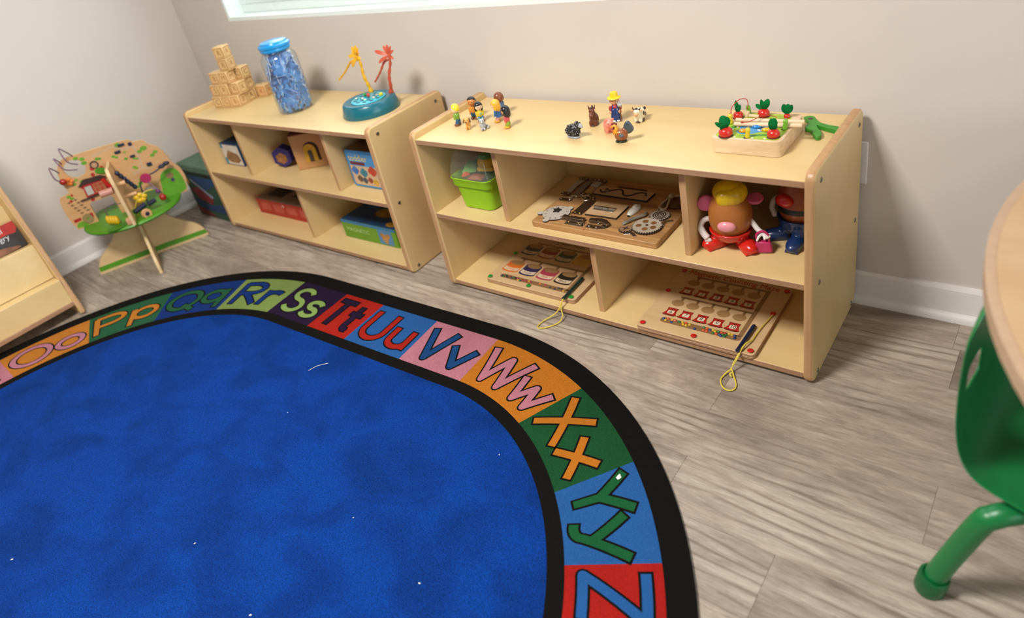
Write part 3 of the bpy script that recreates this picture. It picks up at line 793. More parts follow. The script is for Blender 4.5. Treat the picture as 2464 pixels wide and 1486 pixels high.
toy_person('toy girl with long blonde hair and blue dress', .223, .180, -70, .075, SKL, 'eab03a', '1f62a0', 'd99c9a', 'e0a02c', 'long', skirt=True)
toy_person('toy girl with long black hair and pink jacket', .289, .144, -70, .073, 'd79a5c', '18171b', 'd4535a', '8aab2c', 'e3a02a', 'long')

def animal(name, label, x, y, face, parts, group='small toy farm animals'):
    t = thing(name, label, 'toy animal', (x, y, TOP), R_(face), group)
    made = {}
    for nm, col, ells, par, rmz in parts:
        mb = MB()
        for e in ells:
            if e[0] == 'e': mb.ell(e[1], e[2], 16, 10, rot=e[3] if len(e) > 3 else None)
            elif e[0] == 'c': mb.cyl(e[1], e[2], e[3], e[4], 12)
            elif e[0] == 't': mb.tube(e[1], e[2], 8)
        o = mb.build(nm, vinyl(col), made.get(par, t), remesh=rmz)
        made.setdefault(nm, o)
    return t
RX_ = lambda a: Matrix.Rotation(R_(a), 4, 'X')
RY_ = lambda a: Matrix.Rotation(R_(a), 4, 'Y')
# local: animal faces -y
animal('toy_dog', 'tan toy dog with brown ears sitting by the toy people', .156, .113, 30, [
    ('body', 'dc9c45', [('e', (0, .003, .012), (.008, .0095, .012)), ('e', (0, -.004, .017), (.0062, .006, .010)), ('e', (-.004, -.0075, .006), (.0032, .004, .006)), ('e', (.004, -.0075, .006), (.0032, .004, .006))], None, .0009),
    ('head', 'e0a452', [('e', (0, -.0045, .0295), (.0088, .0085, .0088)), ('e', (0, -.0125, .0265), (.0050, .0052, .0044))], None, .0008),
    ('ear', '6b3f1e', [('e', (-.0088, -.003, .0280), (.0024, .0046, .0080), RY_(12))], 'head', 0), ('ear', '6b3f1e', [('e', (.0088, -.003, .0280), (.0024, .0046, .0080), RY_(-12))], 'head', 0),
    ('nose', '201611', [('e', (0, -.0172, .0280), (.0028, .0018, .0020))], 'head', 0), ('eye', '201611', [('e', (-.0038, -.0122, .0322), (.0010, .0008, .0012))], 'head', 0), ('eye', '201611', [('e', (.0038, -.0122, .0322), (.0010, .0008, .0012))], 'head', 0)], 'toy pets')
animal('toy_cat', 'grey toy cat sitting with its tail curled by the toy people', .212, .117, 40, [
    ('body', 'a9abae', [('e', (0, .006, .011), (.0105, .0135, .011)), ('e', (0, -.005, .015), (.0068, .0062, .013)), ('e', (-.0042, -.0100, .004), (.0032, .0050, .0042)), ('e', (.0042, -.0100, .004), (.0032, .0050, .0042))], None, .0009),
    ('tail', 'b3b5b8', [('t', spline([(.004, .018, .004), (.013, .016, .005), (.016, .006, .0055), (.014, -.003, .005)], 5), .0032)], None, 0),
    ('head', 'b0b2b5', [('e', (0, -.0065, .0300), (.0082, .0072, .0072)), ('e', (0, -.0125, .0280), (.0042, .0030, .0030))], None, .0008),
    ('ear', 'a3a5a8', [('c', (-.0052, -.0050, .0345), (-.0068, -.0045, .0405), .0034, .0004)], 'head', 0), ('ear', 'a3a5a8', [('c', (.0052, -.0050, .0345), (.0068, -.0045, .0405), .0034, .0004)], 'head', 0),
    ('eye', '201611', [('e', (-.0032, -.0130, .0318), (.0010, .0007, .0011))], 'head', 0), ('eye', '201611', [('e', (.0032, -.0130, .0318), (.0010, .0007, .0011))], 'head', 0), ('nose', 'f0e2df', [('e', (0, -.0154, .0282), (.0016, .0010, .0012))], 'head', 0)], 'toy pets')
# black sheep, facing right
t = thing('toy_sheep', 'black woolly toy sheep with grey face', 'toy animal', (.541, .117, TOP), R_(82), 'small toy farm animals')
mb = MB().ell((0, .004, .020), (.0128, .0225, .0170), 20, 14).ell((0, -.015, .035), (.0082, .0085, .0125), 16, 10)
rs = random.Random(5)
for i in range(190):
    u = rs.uniform(-1, 1); ph = rs.uniform(0, 2 * PI); q = math.sqrt(1 - u * u)
    if i < 130: c = (0 + .0128 * q * math.cos(ph), .004 + .0225 * q * math.sin(ph), .020 + .0170 * u)
    else: c = (.0082 * q * math.cos(ph), -.015 + .0085 * q * math.sin(ph), .035 + .0125 * u)
    if c[2] > .006: mb.ell(c, (.0028, .0028, .0024), 8, 5)
mb.build('wool', mat('black_wool', '1c1e1f', rough=.38, noise=(200, .25), coat=.1), t)
MB().prism(circ(0, .004, .0115, 20, .021), 0, .0062).build('base', vinyl('9a9da1'), t, bevel=.0015)
h = MB().ell((0, -.0245, .0375), (.0056, .0085, .0062), 16, 10).ell((0, -.0305, .0350), (.0042, .0045, .0040), 12, 8).build('head', vinyl('9fa4aa'), t, remesh=.0008)
for s in (-1, 1):
    MB().ell((s * .0052, -.0262, .0402), (.0008, .0010, .0011), 8, 6).build('eye', EYE, h)
    MB().ell((s * .0078, -.0180, .0420), (.0042, .0022, .0020), 10, 6, rot=RY_(s * 25)).build('ear', vinyl('2a2c2e'), h)
animal('toy_horse', 'dark brown toy horse facing the room', .549, .206, 18, [
    ('body', '6a3420', [('e', (0, .006, .016), (.0135, .0165, .019)), ('e', (0, -.003, .028), (.0105, .011, .018)), ('e', (-.006, -.008, .008), (.0062, .0055, .011)), ('e', (.006, -.008, .008), (.0062, .0055, .011))], None, .0011),
    ('head', '6e3823', [('e', (0, -.006, .043), (.0085, .0090, .0105)), ('e', (0, -.0145, .0370), (.0056, .0075, .0058))], None, .0009),
    ('ear', '5e2d1b', [('c', (-.0068, -.004, .049), (-.0098, -.003, .0595), .0034, .0005)], 'head', 0), ('ear', '5e2d1b', [('c', (.0068, -.004, .049), (.0098, -.003, .0595), .0034, .0005)], 'head', 0),
    ('mane', '3c1d12', [('e', (0, -.007, .0520), (.0046, .006, .0036)), ('e', (0, .004, .046), (.0030, .004, .012))], 'head', .0008),
    ('muzzle', '7d4330', [('e', (0, -.0195, .0345), (.0060, .0042, .0046))], 'head', 0), ('hooves', '34190f', [('e', (0, .002, .003), (.0135, .0165, .0032))], None, 0),
    ('eye', '1a100c', [('e', (-.0056, -.0130, .0442), (.0010, .0009, .0012))], 'head', 0), ('eye', '1a100c', [('e', (.0056, -.0130, .0442), (.0010, .0009, .0012))], 'head', 0)])
animal('toy_cow', 'cream toy cow with black patches and horns', .668, .248, 8, [
    ('body', 'e9e2c4', [('e', (0, .010, .019), (.0140, .021, .0175)), ('e', (-.006, -.006, .008), (.0058, .0058, .010)), ('e', (.006, -.006, .008), (.0058, .0058, .010)), ('e', (0, -.006, .022), (.0105, .010, .013))], None, .0011),
    ('head', 'ece6cc', [('e', (0, -.0120, .0325), (.0090, .0085, .0085))], None, 0), ('muzzle', 'e5a878', [('e', (0, -.0195, .0285), (.0072, .0050, .0046))], 'head', 0),
    ('ear', 'd99a62', [('e', (-.0125, -.010, .0355), (.0050, .0020, .0026), RY_(-14))], 'head', 0), ('ear', 'd99a62', [('e', (.0125, -.010, .0355), (.0050, .0020, .0026), RY_(14))], 'head', 0),
    ('horn', '3a2a24', [('t', spline([(-.006, -.011, .039), (-.0105, -.011, .0415), (-.0105, -.011, .0465)], 4), [.0020, .0019, .0018, .0016, .0014, .0012, .0010, .0008, .0005])], 'head', 0),
    ('horn', '3a2a24', [('t', spline([(.006, -.011, .039), (.0105, -.011, .0415), (.0105, -.011, .0465)], 4), [.0020, .0019, .0018, .0016, .0014, .0012, .0010, .0008, .0005])], 'head', 0),
    ('forelock', '201c1a', [('e', (0, -.0125, .0415), (.0042, .0042, .0028))], 'head', 0),
    ('patch', '231f1c', [('e', (.0125, .006, .022), (.0022, .0045, .0060))], 'body', 0), ('patch', '231f1c', [('e', (.0085, .024, .029), (.0040, .0060, .0050))], 'body', 0), ('patch', '231f1c', [('e', (.0115, .019, .016), (.0028, .0030, .0060))], 'body', 0),
    ('hooves', '4a3322', [('e', (0, .004, .0030), (.0135, .0185, .0032))], None, 0),
    ('eye', '1a1411', [('e', (-.0042, -.0192, .0352), (.0011, .0009, .0014))], 'head', 0), ('eye', '1a1411', [('e', (.0042, -.0192, .0352), (.0011, .0009, .0014))], 'head', 0)])
animal('toy_pig', 'pink toy pig beside the rooster', .621, .168, 42, [
    ('body', 'e78a78', [('e', (0, .006, .019), (.0145, .019, .0165)), ('e', (-.007, -.004, .006), (.0055, .0055, .008)), ('e', (.007, -.004, .006), (.0055, .0055, .008)), ('e', (-.007, .014, .006), (.0055, .0055, .008)), ('e', (.007, .014, .006), (.0055, .0055, .008))], None, .0012),
    ('head', 'ea9281', [('e', (0, -.0110, .0285), (.0115, .0105, .0110))], None, 0), ('snout', 'e07a6a', [('c', (0, -.019, .0265), (0, -.0255, .0260), .0050, .0046)], 'head', 0),
    ('ear', 'e28472', [('e', (-.0085, -.0125, .0375), (.0045, .0022, .0055), RY_(-30))], 'head', 0), ('ear', 'e28472', [('e', (.0085, -.0125, .0375), (.0045, .0022, .0055), RY_(30))], 'head', 0),
    ('hooves', 'a8503f', [('e', (0, .005, .0026), (.0125, .0165, .0028))], None, 0),
    ('eye', '2a1512', [('e', (-.0048, -.0205, .0315), (.0010, .0008, .0015))], 'head', 0), ('eye', '2a1512', [('e', (.0048, -.0205, .0315), (.0010, .0008, .0015))], 'head', 0)])
# rooster facing left
t = thing('toy_rooster', 'brown toy rooster with grey tail and orange collar', 'toy animal', (.684, .116, TOP), R_(-72), 'small toy farm animals')
b = MB().ell((0, .003, .018), (.0125, .0175, .0165), 20, 12).ell((0, .014, .028), (.0090, .009, .012), 14, 10).ell((0, -.006, .026), (.0090, .0090, .012), 14, 10).build('body', vinyl('8d4f27'), t, remesh=.0010)
MB().ell((.0118, .006, .0215), (.0022, .0062, .0050), 14, 8).build('wing', vinyl('55636b'), b); MB().ell((-.0118, .006, .0215), (.0022, .0062, .0050), 14, 8).build('wing', vinyl('55636b'), b)
mb = MB()
for i in range(5): mb.ell((0, .0205 + .0014 * i, .0400 - .0020 * i), (.0062 - .0004 * i, .0092, .0175 - .001 * i), 14, 10, rot=RX_(-18 - 9 * i))
mb.build('tail', vinyl('414c53'), t)
mb = MB().ell((0, -.0085, .0340), (.0082, .0078, .0098), 16, 10)
for i in range(12):
    a = 2 * PI * i / 12; mb.cyl((.0072 * math.cos(a), -.0075 + .0072 * math.sin(a), .031), (.0118 * math.cos(a), -.0055 + .0118 * math.sin(a), .0225), .0028, .0003, 8)
mb.build('collar', vinyl('e59a26'), t)
h = MB().ell((0, -.0110, .0430), (.0064, .0066, .0066), 16, 10).build('head', vinyl('eba531'), t)
mb = MB()
for i in range(3): mb.ell((0, -.0155 + .0048 * i, .0500 - .0008 * abs(i - 1)), (.0018, .0030, .0032), 10, 7)
mb.build('comb', vinyl('6e1512'), h); MB().cyl((0, -.0165, .0430), (0, -.0225, .0415), .0026, .0004, 8).build('beak', vinyl('f0b52c'), h)
for s in (-1, 1):
    MB().ell((s * .0056, -.0120, .0405), (.0016, .0030, .0052), 10, 7).build('cheek', vinyl('6e1512'), h); MB().ell((0 + s * .0014, -.0160, .0350), (.0018, .0018, .0034), 8, 6).build('wattle', vinyl('6e1512'), h)
MB().prism(circ(0, .002, .0110, 20, .0155), 0, .0045).build('base', vinyl('1c2f22'), t, bevel=.0014)
# farmer with hat and pitchfork
t = thing('toy_farmer', 'toy farmer in yellow hat and blue overalls holding a pitchfork', 'toy figure', (.598, .247, TOP), R_(28))
mb = MB().lathe([(0, 0), (.0150, 0), (.0155, .004), (.0140, .020), (.0125, .036), (.0100, .043), (0, .046)], 24)
mb.build('overalls', vinyl('20386e'), t, smooth=60)
MB().ell((.0045, -.010, .003), (.006, .0075, .0034), 12, 8).ell((-.0055, -.010, .003), (.006, .0075, .0034), 12, 8).build('boots', vinyl('e6e4de'), t)
mb = MB().lathe([(.0104, .036), (.0116, .040), (.0092, .046), (.004, .049), (0, .049)], 22)
for s in (-1, 1): mb.ell((s * .0128, -.001, .0345), (.0048, .0056, .0098), 12, 9, rot=RY_(s * 14))
mb.build('shirt', vinyl('a8323a'), t, smooth=60)
for s in (-1, 1):
    MB().tube([(s * .006, -.0118, .036), (s * .0065, -.0085, .0445), (s * .006, 0, .0475)], .0017, 6).build('strap', vinyl('20386e'), t); MB().ell((s * .0058, -.0126, .0365), (.0013, .0009, .0013), 8, 6).build('button', vinyl('d9d9d4'), t)
MB().ell((-.0135, -.004, .0265), (.0045, .0045, .0045), 10, 8).build('hand', vinyl('d79a72'), t); MB().ell((.0125, -.0105, .0285), (.0052, .0050, .0055), 10, 8).build('hand', vinyl('d79a72'), t)
h = MB().ell((0, -.001, .0580), (.0120, .0115, .0125), 20, 12).build('head', vinyl('dba27c'), t)
MB().ell((0, .0030, .0610), (.0124, .0108, .0110), 18, 10).build('hair', vinyl('2a1a12'), h)
for s in (-1, 1):
    MB().ell((s * .0044, -.0120, .0600), (.0011, .0009, .0016), 8, 6).build('eye', EYE, h); MB().ell((s * .0120, -.001, .0570), (.0022, .0026, .0034), 8, 6).build('ear', vinyl('d79a72'), h)
MB().ell((0, -.0128, .0560), (.0018, .0020, .0018), 8, 6).build('nose', vinyl('d9946c'), h)
MB().lathe([(0, .0690), (.0185, .0655), (.0192, .0665), (.0186, .0678), (.0112, .0712), (.0104, .0800), (.0092, .0825), (0, .0835)], 26).build('hat', vinyl('efc722'), t, smooth=50)
f = MB().cyl((.0135, -.0150, .001), (.0135, -.0150, .046), .0014, .0014, 10).build('fork_handle', vinyl('7a4a2c'), t)
mb = MB().ell((.0135, -.0150, .0475), (.0062, .0016, .0046), 12, 8)
for i in range(4): mb.cyl((.0083 + .0035 * i, -.0150, .048), (.0068 + .0045 * i, -.0150, .062), .0012, .0008, 8)
mb.build('fork_head', vinyl('b9bcbc'), t)

# ---------------------------------------------------------------- vegetable garden puzzle
VX0, VX1, VY0, VY1, VH = .936, 1.096, .102, .262, .039
veg = thing('garden_puzzle', 'wooden vegetable garden puzzle box with printed pond', 'toy', (VX0 + .08, VY0 + .08, TOP))
M_PINE = mat('pine_wood', 'e3c9a6', rough=.5, wood=('bf9468', (9, 30, 60), .75))
MB().prism(rrect(VX0, VY0, VX1, VY1, .012, 5), TOP, TOP + VH).build('box', M_PINE, veg, world=True, bevel=.0015)
zv = TOP + VH
g1 = MB().prism(rrect(VX0 + .006, VY0 + .006, VX1 - .007, VY0 + .088, .012, 5), zv, zv + .0003).build('print', mat('garden_print', '9dbd33', rough=.4, noise=(60, .25)), veg, world=True)
MB().prism(rrect(VX0 + .012, VY0 + .110, VX1 - .020, VY1 - .008, .016, 5), zv, zv + .0003).build('print', mat('garden_print', '9dbd33'), veg, world=True)
pond = [p[:2] for p in spline([(.982, .140, 0), (.986, .152, 0), (.979, .176, 0), (.990, .184, 0), (1.03, .186, 0), (1.048, .184, 0), (1.058, .168, 0), (1.052, .150, 0), (1.034, .146, 0), (1.022, .134, 0), (1.000, .129, 0)], 5, True)]
MB().prism(pond, zv + .0003, zv + .0006).build('pond', mat('pond_print', '4d93c4', rough=.35, noise=(50, .2)), veg, world=True)
MB().prism([p[:2] for p in spline([(1.004, .121, 0), (1.03, .131, 0), (1.055, .139, 0), (1.06, .131, 0), (1.03, .122, 0)], 4, True)], zv + .0003, zv + .0005).build('bush_print', mat('bush_print', '3f8a32', rough=.4, noise=(80, .2)), veg, world=True)
MB().prism([p[:2] for p in spline([(.972, .158, 0), (.975, .176, 0), (.968, .186, 0), (.960, .170, 0), (.964, .150, 0)], 4, True)], zv + .0003, zv + .0005).build('bush_print', mat('bush_print', '3f8a32'), veg, world=True)
for fx, fy in ((.990, .111), (.976, .165), (.980, .182), (1.058, .112), (.970, .152), (1.03, .112), (1.028, .157), (1.032, .153)):
    mb = MB()
    for a in range(5): mb.prism(circ(fx + .0018 * math.cos(a * 1.257), fy + .0018 * math.sin(a * 1.257), .0013, 8), zv + .0006 + a * .00002, zv + .0008 + a * .00002)
    mb.build('flower_print', mat('flower_print', 'e8eee2', rough=.5, noise=(50, .05)), veg, world=True)
def hole(x, y, r): MB().prism(circ(x, y, r, 18), zv + .0003, zv + .00072).build('hole', M_DARK, veg, world=True)
FELT = mat('green_felt', '0f6b34', rough=.9, spec=.1, noise=(160, .25), bump=(400, .4, .001))
def leaf(mb, base, tip, w, bend):
    b = Vector(base); t2 = Vector(tip); d = t2 - b; L = d.length
    sdir = d.cross(Vector(bend)); sdir.normalize(); nn = sdir.cross(d); nn.normalize()
    rows_ = [(0, .25), (.15, .6), (.4, .95), (.65, 1.0), (.85, .72), (.96, .35), (1.0, .08)]
    vs = []
    for u, ww in rows_:
        c = b + d * u + nn * (L * .10 * math.sin(PI * u))
        for s, e in ((-1, 1), (1, 1), (1, -1), (-1, -1)):
            vs.append(tuple(c + sdir * (s * w * ww) + nn * (e * .0007 + .0016 * 0)))
    fs = []
    for i in range(len(rows_) - 1):
        for j in range(4): fs.append((i * 4 + j, i * 4 + (j + 1) % 4, i * 4 + 4 + (j + 1) % 4, i * 4 + 4 + j))
    fs += [(3, 2, 1, 0), tuple(len(vs) - 4 + j for j in range(4))]
    mb.add(vs, fs)
def radish(label, x, y, r, H, leaves):
    t = thing('toy_radish', label, 'toy', (x, y, zv + .0008), group='wooden radishes in the garden puzzle')
    MB().lathe([(r * .82, 0), (r * .97, r * .25), (r, r * .55), (r * .94, r * .85), (r * .75, r * 1.12), (r * .45, r * 1.28), (0, r * 1.33)], 24).build('root', mat('radish_red', 'c8271d', rough=.25, noise=(60, .05), coat=.3), t, smooth=60)
    for (dx, dy, dz, w) in leaves:
        mb = MB(); leaf(mb, (0, 0, r * 1.15), (dx, dy, r * 1.2 + dz), w, (dx * .2 + .3, dy - .9, .15)); mb.build('leaf', FELT, t, smooth=50)
for x, y, r in ((.968, .114, .0165), (1.073, .126, .0145), (.956, .220, .0125), (1.011, .238, .0145)): hole(x, y, r * 1.02)
radish('red wooden radish in the front left corner of the garden puzzle', .968, .114, .0160, .05, [(-.005, .000, .030, .0105), (-.010, .003, .027, .0090), (-.004, -.012, .011, .0090), (-.022, -.006, .014, .0050), (.003, .006, .025, .0090)])
radish('red wooden radish in the front right corner of the garden puzzle', 1.073, .126, .0140, .048, [(-.004, -.003, .026, .0080), (.001, .004, .026, .0080), (-.007, .006, .024, .0070), (.002, -.008, .020, .0092)])
radish('red wooden radish behind the red wire loop', .956, .220, .0120, .048, [(-.004, -.002, .030, .0050), (.001, -.004, .016, .0062), (.006, -.002, .020, .0046)])
radish('red wooden radish at the middle back of the garden puzzle', 1.011, .238, .0140, .045, [(.012, 0, .026, .0080), (.006, -.006, .018, .0080), (-.007, .004, .023, .0048), (-.020, .004, .010, .0052), (.010, .005, .022, .0070)])
radish('radish sunk in its hole with a wide fan of green leaves', 1.066, .236, .0075, .035, [(-.008, -.001, .024, .0078), (.004, -.003, .026, .0078), (.011, .002, .022, .0068), (-.002, -.006, .022, .0078), (.000, .005, .020, .0070)])
def worm(label, x, y, col, lean):
    t = thing('toy_worm', label, 'toy', (x, y, zv + .0008), group='peg worms in the garden puzzle')
    M = Matrix.Rotation(lean, 4, 'Y')
    MB().lathe([(0, 0), (.0046, 0), (.0056, .003), (.0048, .006), (.0056, .0095), (.0046, .0128), (.0054, .0165), (.0056, .0195), (.0044, .0230), (.0020, .0245), (0, .0247)], 18, 0, M).build('body', mat('worm_' + col, col, rough=.3, noise=(60, .06), coat=.2), t, smooth=60)
    MB().lathe([(0, .0248), (.0024, .0249), (.0024, .0256), (0, .0257)], 12, 0, M).build('magnet', M_STEEL, t)
for lb, x, y, col, ln in (('yellow peg worm at the front edge of the garden puzzle', 1.019, .112, 'd9c22c', .12), ('green peg worm at the right side of the garden puzzle', 1.083, .170, '6fae2a', .1), ('yellow peg worm behind the front left radish', .953, .184, 'dcc52b', -.12), ('green peg worm at the back near the bead', .976, .240, '6fae2a', -.15)):
    hole(x - .002, y, .0068); worm(lb, x, y, col, ln)
for lb, x, y, col in (('orange wooden fish in the printed pond', .999, .143, 'e29a2c'), ('blue wooden fish in the printed pond', 1.020, .170, '1f83cf'), ('yellow wooden fish in the printed pond', 1.046, .156, 'e0b51f')):
    MB().prism(circ(x, y, .0128, 20, .0085), zv + .0006, zv + .0009).build('hole', M_DARK, veg, world=True)
    t = thing('toy_fish', lb, 'toy', (x, y, zv + .001), R_(25), 'wooden fish in the pond')
    MB().ell((0, 0, .001), (.0112, .0062, .0062), 18, 10).build('body', mat('fish_' + col, col, rough=.3, noise=(60, .05), coat=.2), t)
    MB().ell((.001, 0, .0072), (.0022, .0022, .0006), 10, 6).build('magnet', M_STEEL, t); MB().ell((-.0075, -.0035, .0030), (.0012, .0010, .0012), 8, 6).build('eye', EYE, t)
# magnet rod lying across: two dowels, red cord loops, bead
t = thing('fishing_dowel', 'pale wooden dowel laid across the garden puzzle nearest the pond', 'toy', (.967, .168, zv + .0068), group='dowels on the garden puzzle')
MB().cyl((0, 0, 0), (.150, .014, 0), .0052, .0052, 14).build('rod', M_PINE, t)
MB().tube(spline([(.020, .000, .0055), (.035, .004, .007), (.050, .016, .012), (.060, .026, .014), (.082, .030, .012), (.090, .027, .010)], 5), .0009, 6).build('cord', mat('red_cord', 'b02a20', rough=.6, noise=(200, .1)), t)
MB().ell((.019, 0, .0055), (.0036, .0030, .0022), 10, 7).build('knot', mat('red_cord', 'b02a20'), t)
t = thing('fishing_dowel', 'pale wooden dowel laid across the garden puzzle behind the other one', 'toy', (.962, .192, zv + .0068), group='dowels on the garden puzzle')
MB().cyl((0, 0, 0), (.154, .010, 0), .0052, .0052, 14).build('rod', M_PINE, t)
MB().ell((.016, .0006, .0046), (.0026, .0026, .0012), 10, 6).build('cord_hole', M_DARK, t)
MB().tube(spline([(-.002, .000, .002), (-.012, .004, .006), (-.014, .010, .026), (.000, .022, .042), (.014, .032, .040), (.016, .036, .024), (.012, .040, .012)], 6), .0010, 6).build('cord', mat('red_cord', 'b02a20'), t)
t = thing('wooden_bead', 'pale wooden cylinder bead on the red cord', 'toy', (.974, .230, zv + .0004))
MB().lathe([(0, 0), (.0058, 0), (.0066, .002), (.0066, .011), (.0056, .0128), (.0014, .0130), (0, .0120)], 18).build('bead', M_PINE, t, smooth=50)
t = thing('wooden_peg', 'small pale wooden peg lying beside the back radish', 'toy', (.993, .226, zv + .0046))
MB().cyl((-.012, .001, 0), (.012, -.002, 0), .0042, .0042, 12).build('peg', M_PINE, t)
# green wooden twig tool
pts = [(1.080, .312), (1.092, .322), (1.104, .318), (1.116, .298), (1.130, .284), (1.152, .274), (1.172, .268), (1.1725, .250), (1.155, .256), (1.136, .264), (1.121, .273), (1.130, .255), (1.144, .232), (1.148, .212), (1.139, .208), (1.128, .224), (1.116, .244), (1.1015, .2535), (1.1010, .275), (1.094, .296)]
tw = [p[:2] for p in spline([(a, b, 0) for a, b in pts], 4, True)]
t = thing('twig_hook', 'green wooden forked twig piece lying behind the garden puzzle', 'toy', (1.12, .27, TOP))
o = MB().prism(tw, TOP, TOP + .011).build('hook', mat('twig_green', '3a8a2a', rough=.45, noise=(60, .1)), t, world=True, bevel=.0025)
MB().prism(circ(1.0985, .303, .0058, 16), TOP + .0111, TOP + .0113).build('hole', M_DARK, o, world=True)
# ================================================================ INSIDE THE RIGHT SHELF
# ---- green bucket with clear lid
BX, BY = .153, .135
bk = thing('toy_bucket', 'lime green plastic bucket with a clear lid full of toys', 'bucket', (BX, BY, Z2 + .0005))
LIME = mat('lime_plastic', '8cbf16', rough=.38, noise=(40, .04), bump=(500, .02, .001))
def rr_lathe(mb, prof, rc, n=5, mi=0):
    """rounded-square lathe; prof = (half width, z)"""
    vs = []; fs = []; m = 0
    for hw, z in prof:
        r = rrect(-hw, -hw * .98, hw, hw * .98, min(rc, hw * .98), n); m = len(r); vs += [(p[0], p[1], z) for p in r]
    for i in range(len(prof) - 1):
        for j in range(m): fs.append((i * m + j, i * m + (j + 1) % m, (i + 1) * m + (j + 1) % m, (i + 1) * m + j))
    fs.append(tuple(range(m - 1, -1, -1)))
    return mb.add(vs, fs, mi), m
mb, m_ = rr_lathe(MB(), [(.058, 0), (.0655, .003), (.0735, .080), (.0790, .083), (.0815, .106), (.0835, .110), (.0815, .112), (.0785, .108), (.0705, .080), (.0625, .006)], .024)
mb.build('tub', LIME, bk, smooth=40)
mb, m_ = rr_lathe(MB(), [(.0825, .110), (.0845, .116), (.0835, .122), (.0815, .134), (.0745, .165), (.0690, .188), (.060, .2005), (.030, .2015)], .026)
lid = mb.build('lid', mat('clear_lid', 'eef4e6', rough=.06, alpha=.06), bk, smooth=45)
t = thing('toy_bus', 'yellow toy car with green roof inside the lime bucket', 'toy', (BX + .035, BY - .012, Z2 + .135), R_(15))
MB().ell((0, 0, .012), (.032, .028, .020), 20, 12).box((-.028, -.024, -.012), (.028, .024, .004)).build('body', mat('toy_yellow', 'd9a916', rough=.4, noise=(50, .05)), t, bevel=.004)
MB().ell((0, 0, .034), (.024, .022, .012), 18, 10).build('roof', mat('toy_green', '3d7a24', rough=.4, noise=(50, .05)), t)
MB().box((-.036, -.020, -.016), (.036, .020, -.010)).build('chassis', M_BLACK, t, bevel=.002)
for i, (lb, nm, col, x, y, z, sx, sy, sz, a) in enumerate((('green plastic toy ramp inside the lime bucket', 'toy_ramp', '5d9a20', -.030, -.015, .118, .030, .026, .022, .4), ('orange plastic toy strap inside the lime bucket', 'toy_strap', 'd0552a', -.030, -.050, .112, .014, .004, .010, .9),
        ('brown plastic toy lump inside the lime bucket', 'toy_rock', '8a5238', .012, -.050, .108, .028, .018, .010, .2), ('dark green toy block inside the lime bucket', 'toy_block', '2f5a2a', .040, .040, .110, .030, .025, .018, .1))):
    t = thing(nm, lb, 'toy', (BX + x, BY + y, Z2 + z), a)
    MB().box((-sx, -sy, -.004), (sx, sy, 0)).add([(-sx, -sy, 0), (sx, -sy, 0), (sx, sy, 0), (-sx, sy, 0), (-sx * .5, -sy * .5, sz), (sx * .3, -sy * .4, sz), (sx * .3, sy * .5, sz), (-sx * .5, sy * .5, sz)], [(0, 1, 5, 4), (1, 2, 6, 5), (2, 3, 7, 6), (3, 0, 4, 7), (4, 5, 6, 7)]).build('body', mat('toy_col_' + col, col, rough=.45, noise=(60, .1)), t, bevel=.002)

# ---- busy board
BZ = Z2 + .0003; BH = .018; bz = BZ + BH
bb = thing('busy_board', 'wooden busy board covered with latches, gears and a clock', 'busy board', (.598, .19, BZ))
M_ASH = mat('ash_wood', 'b98b58', rough=.5, wood=('7e5530', (3, 55, 40), .85))
M_PLY = mat('laser_cut_ply', 'c4a27a', rough=.6, wood=('a07c54', (6, 40, 40), .5))
M_BURN = mat('burnt_edge', '3a291c', rough=.8, noise=(80, .2))
MB().prism(rrect(.395, .034, .800, .335, .006, 3), BZ, bz).build('board', M_ASH, bb, world=True, bevel=.002)
def bpart(name, mb, m, par=None, **k): return mb.build(name, m, par or bb, world=True, **k)
def ply(name, poly, z0, z1, par=None, m=None): return bpart(name, MB().prism(poly, z0, z1, 0, side=1), [m or M_PLY, M_BURN], par, smooth=0)
# bear clock
ck = bpart('clock_face', MB().prism(circ(.4475, .093, .0415, 40), bz, bz + .004, 0, side=1), [mat('grey_ply', 'b7ada0', rough=.6, noise=(50, .06)), M_BURN], smooth=0)
for x, y in ((.400, .079), (.441, .047), (.4715, .129)): bpart('ear', MB().prism(circ(x, y, .010, 18), bz + .0001, bz + .0042, 0, side=1), [mat('grey_ply', 'b7ada0'), M_BURN], ck, smooth=0)
for i in range(12):
    a = R_(58 - 30 * (i + 0)); mb = MB(); text(mb, str(i + 1), .0115, T(.4475 + .0325 * math.cos(a), .093 + .0325 * math.sin(a), bz + .0043, a - PI / 2)); bpart('numeral', mb, M_BURN, ck, smooth=0)
bpart('star_hand', MB().prism([(.4475 + (.014 if i % 2 == 0 else .0075) * math.cos(.5 + i * PI / 5) - .004, .1035 + (.014 if i % 2 == 0 else .0075) * math.sin(.5 + i * PI / 5)) for i in range(10)], bz + .0045, bz + .0085), mat('black_ply', '1d1b1a', rough=.6, noise=(60, .1)), ck, smooth=0)
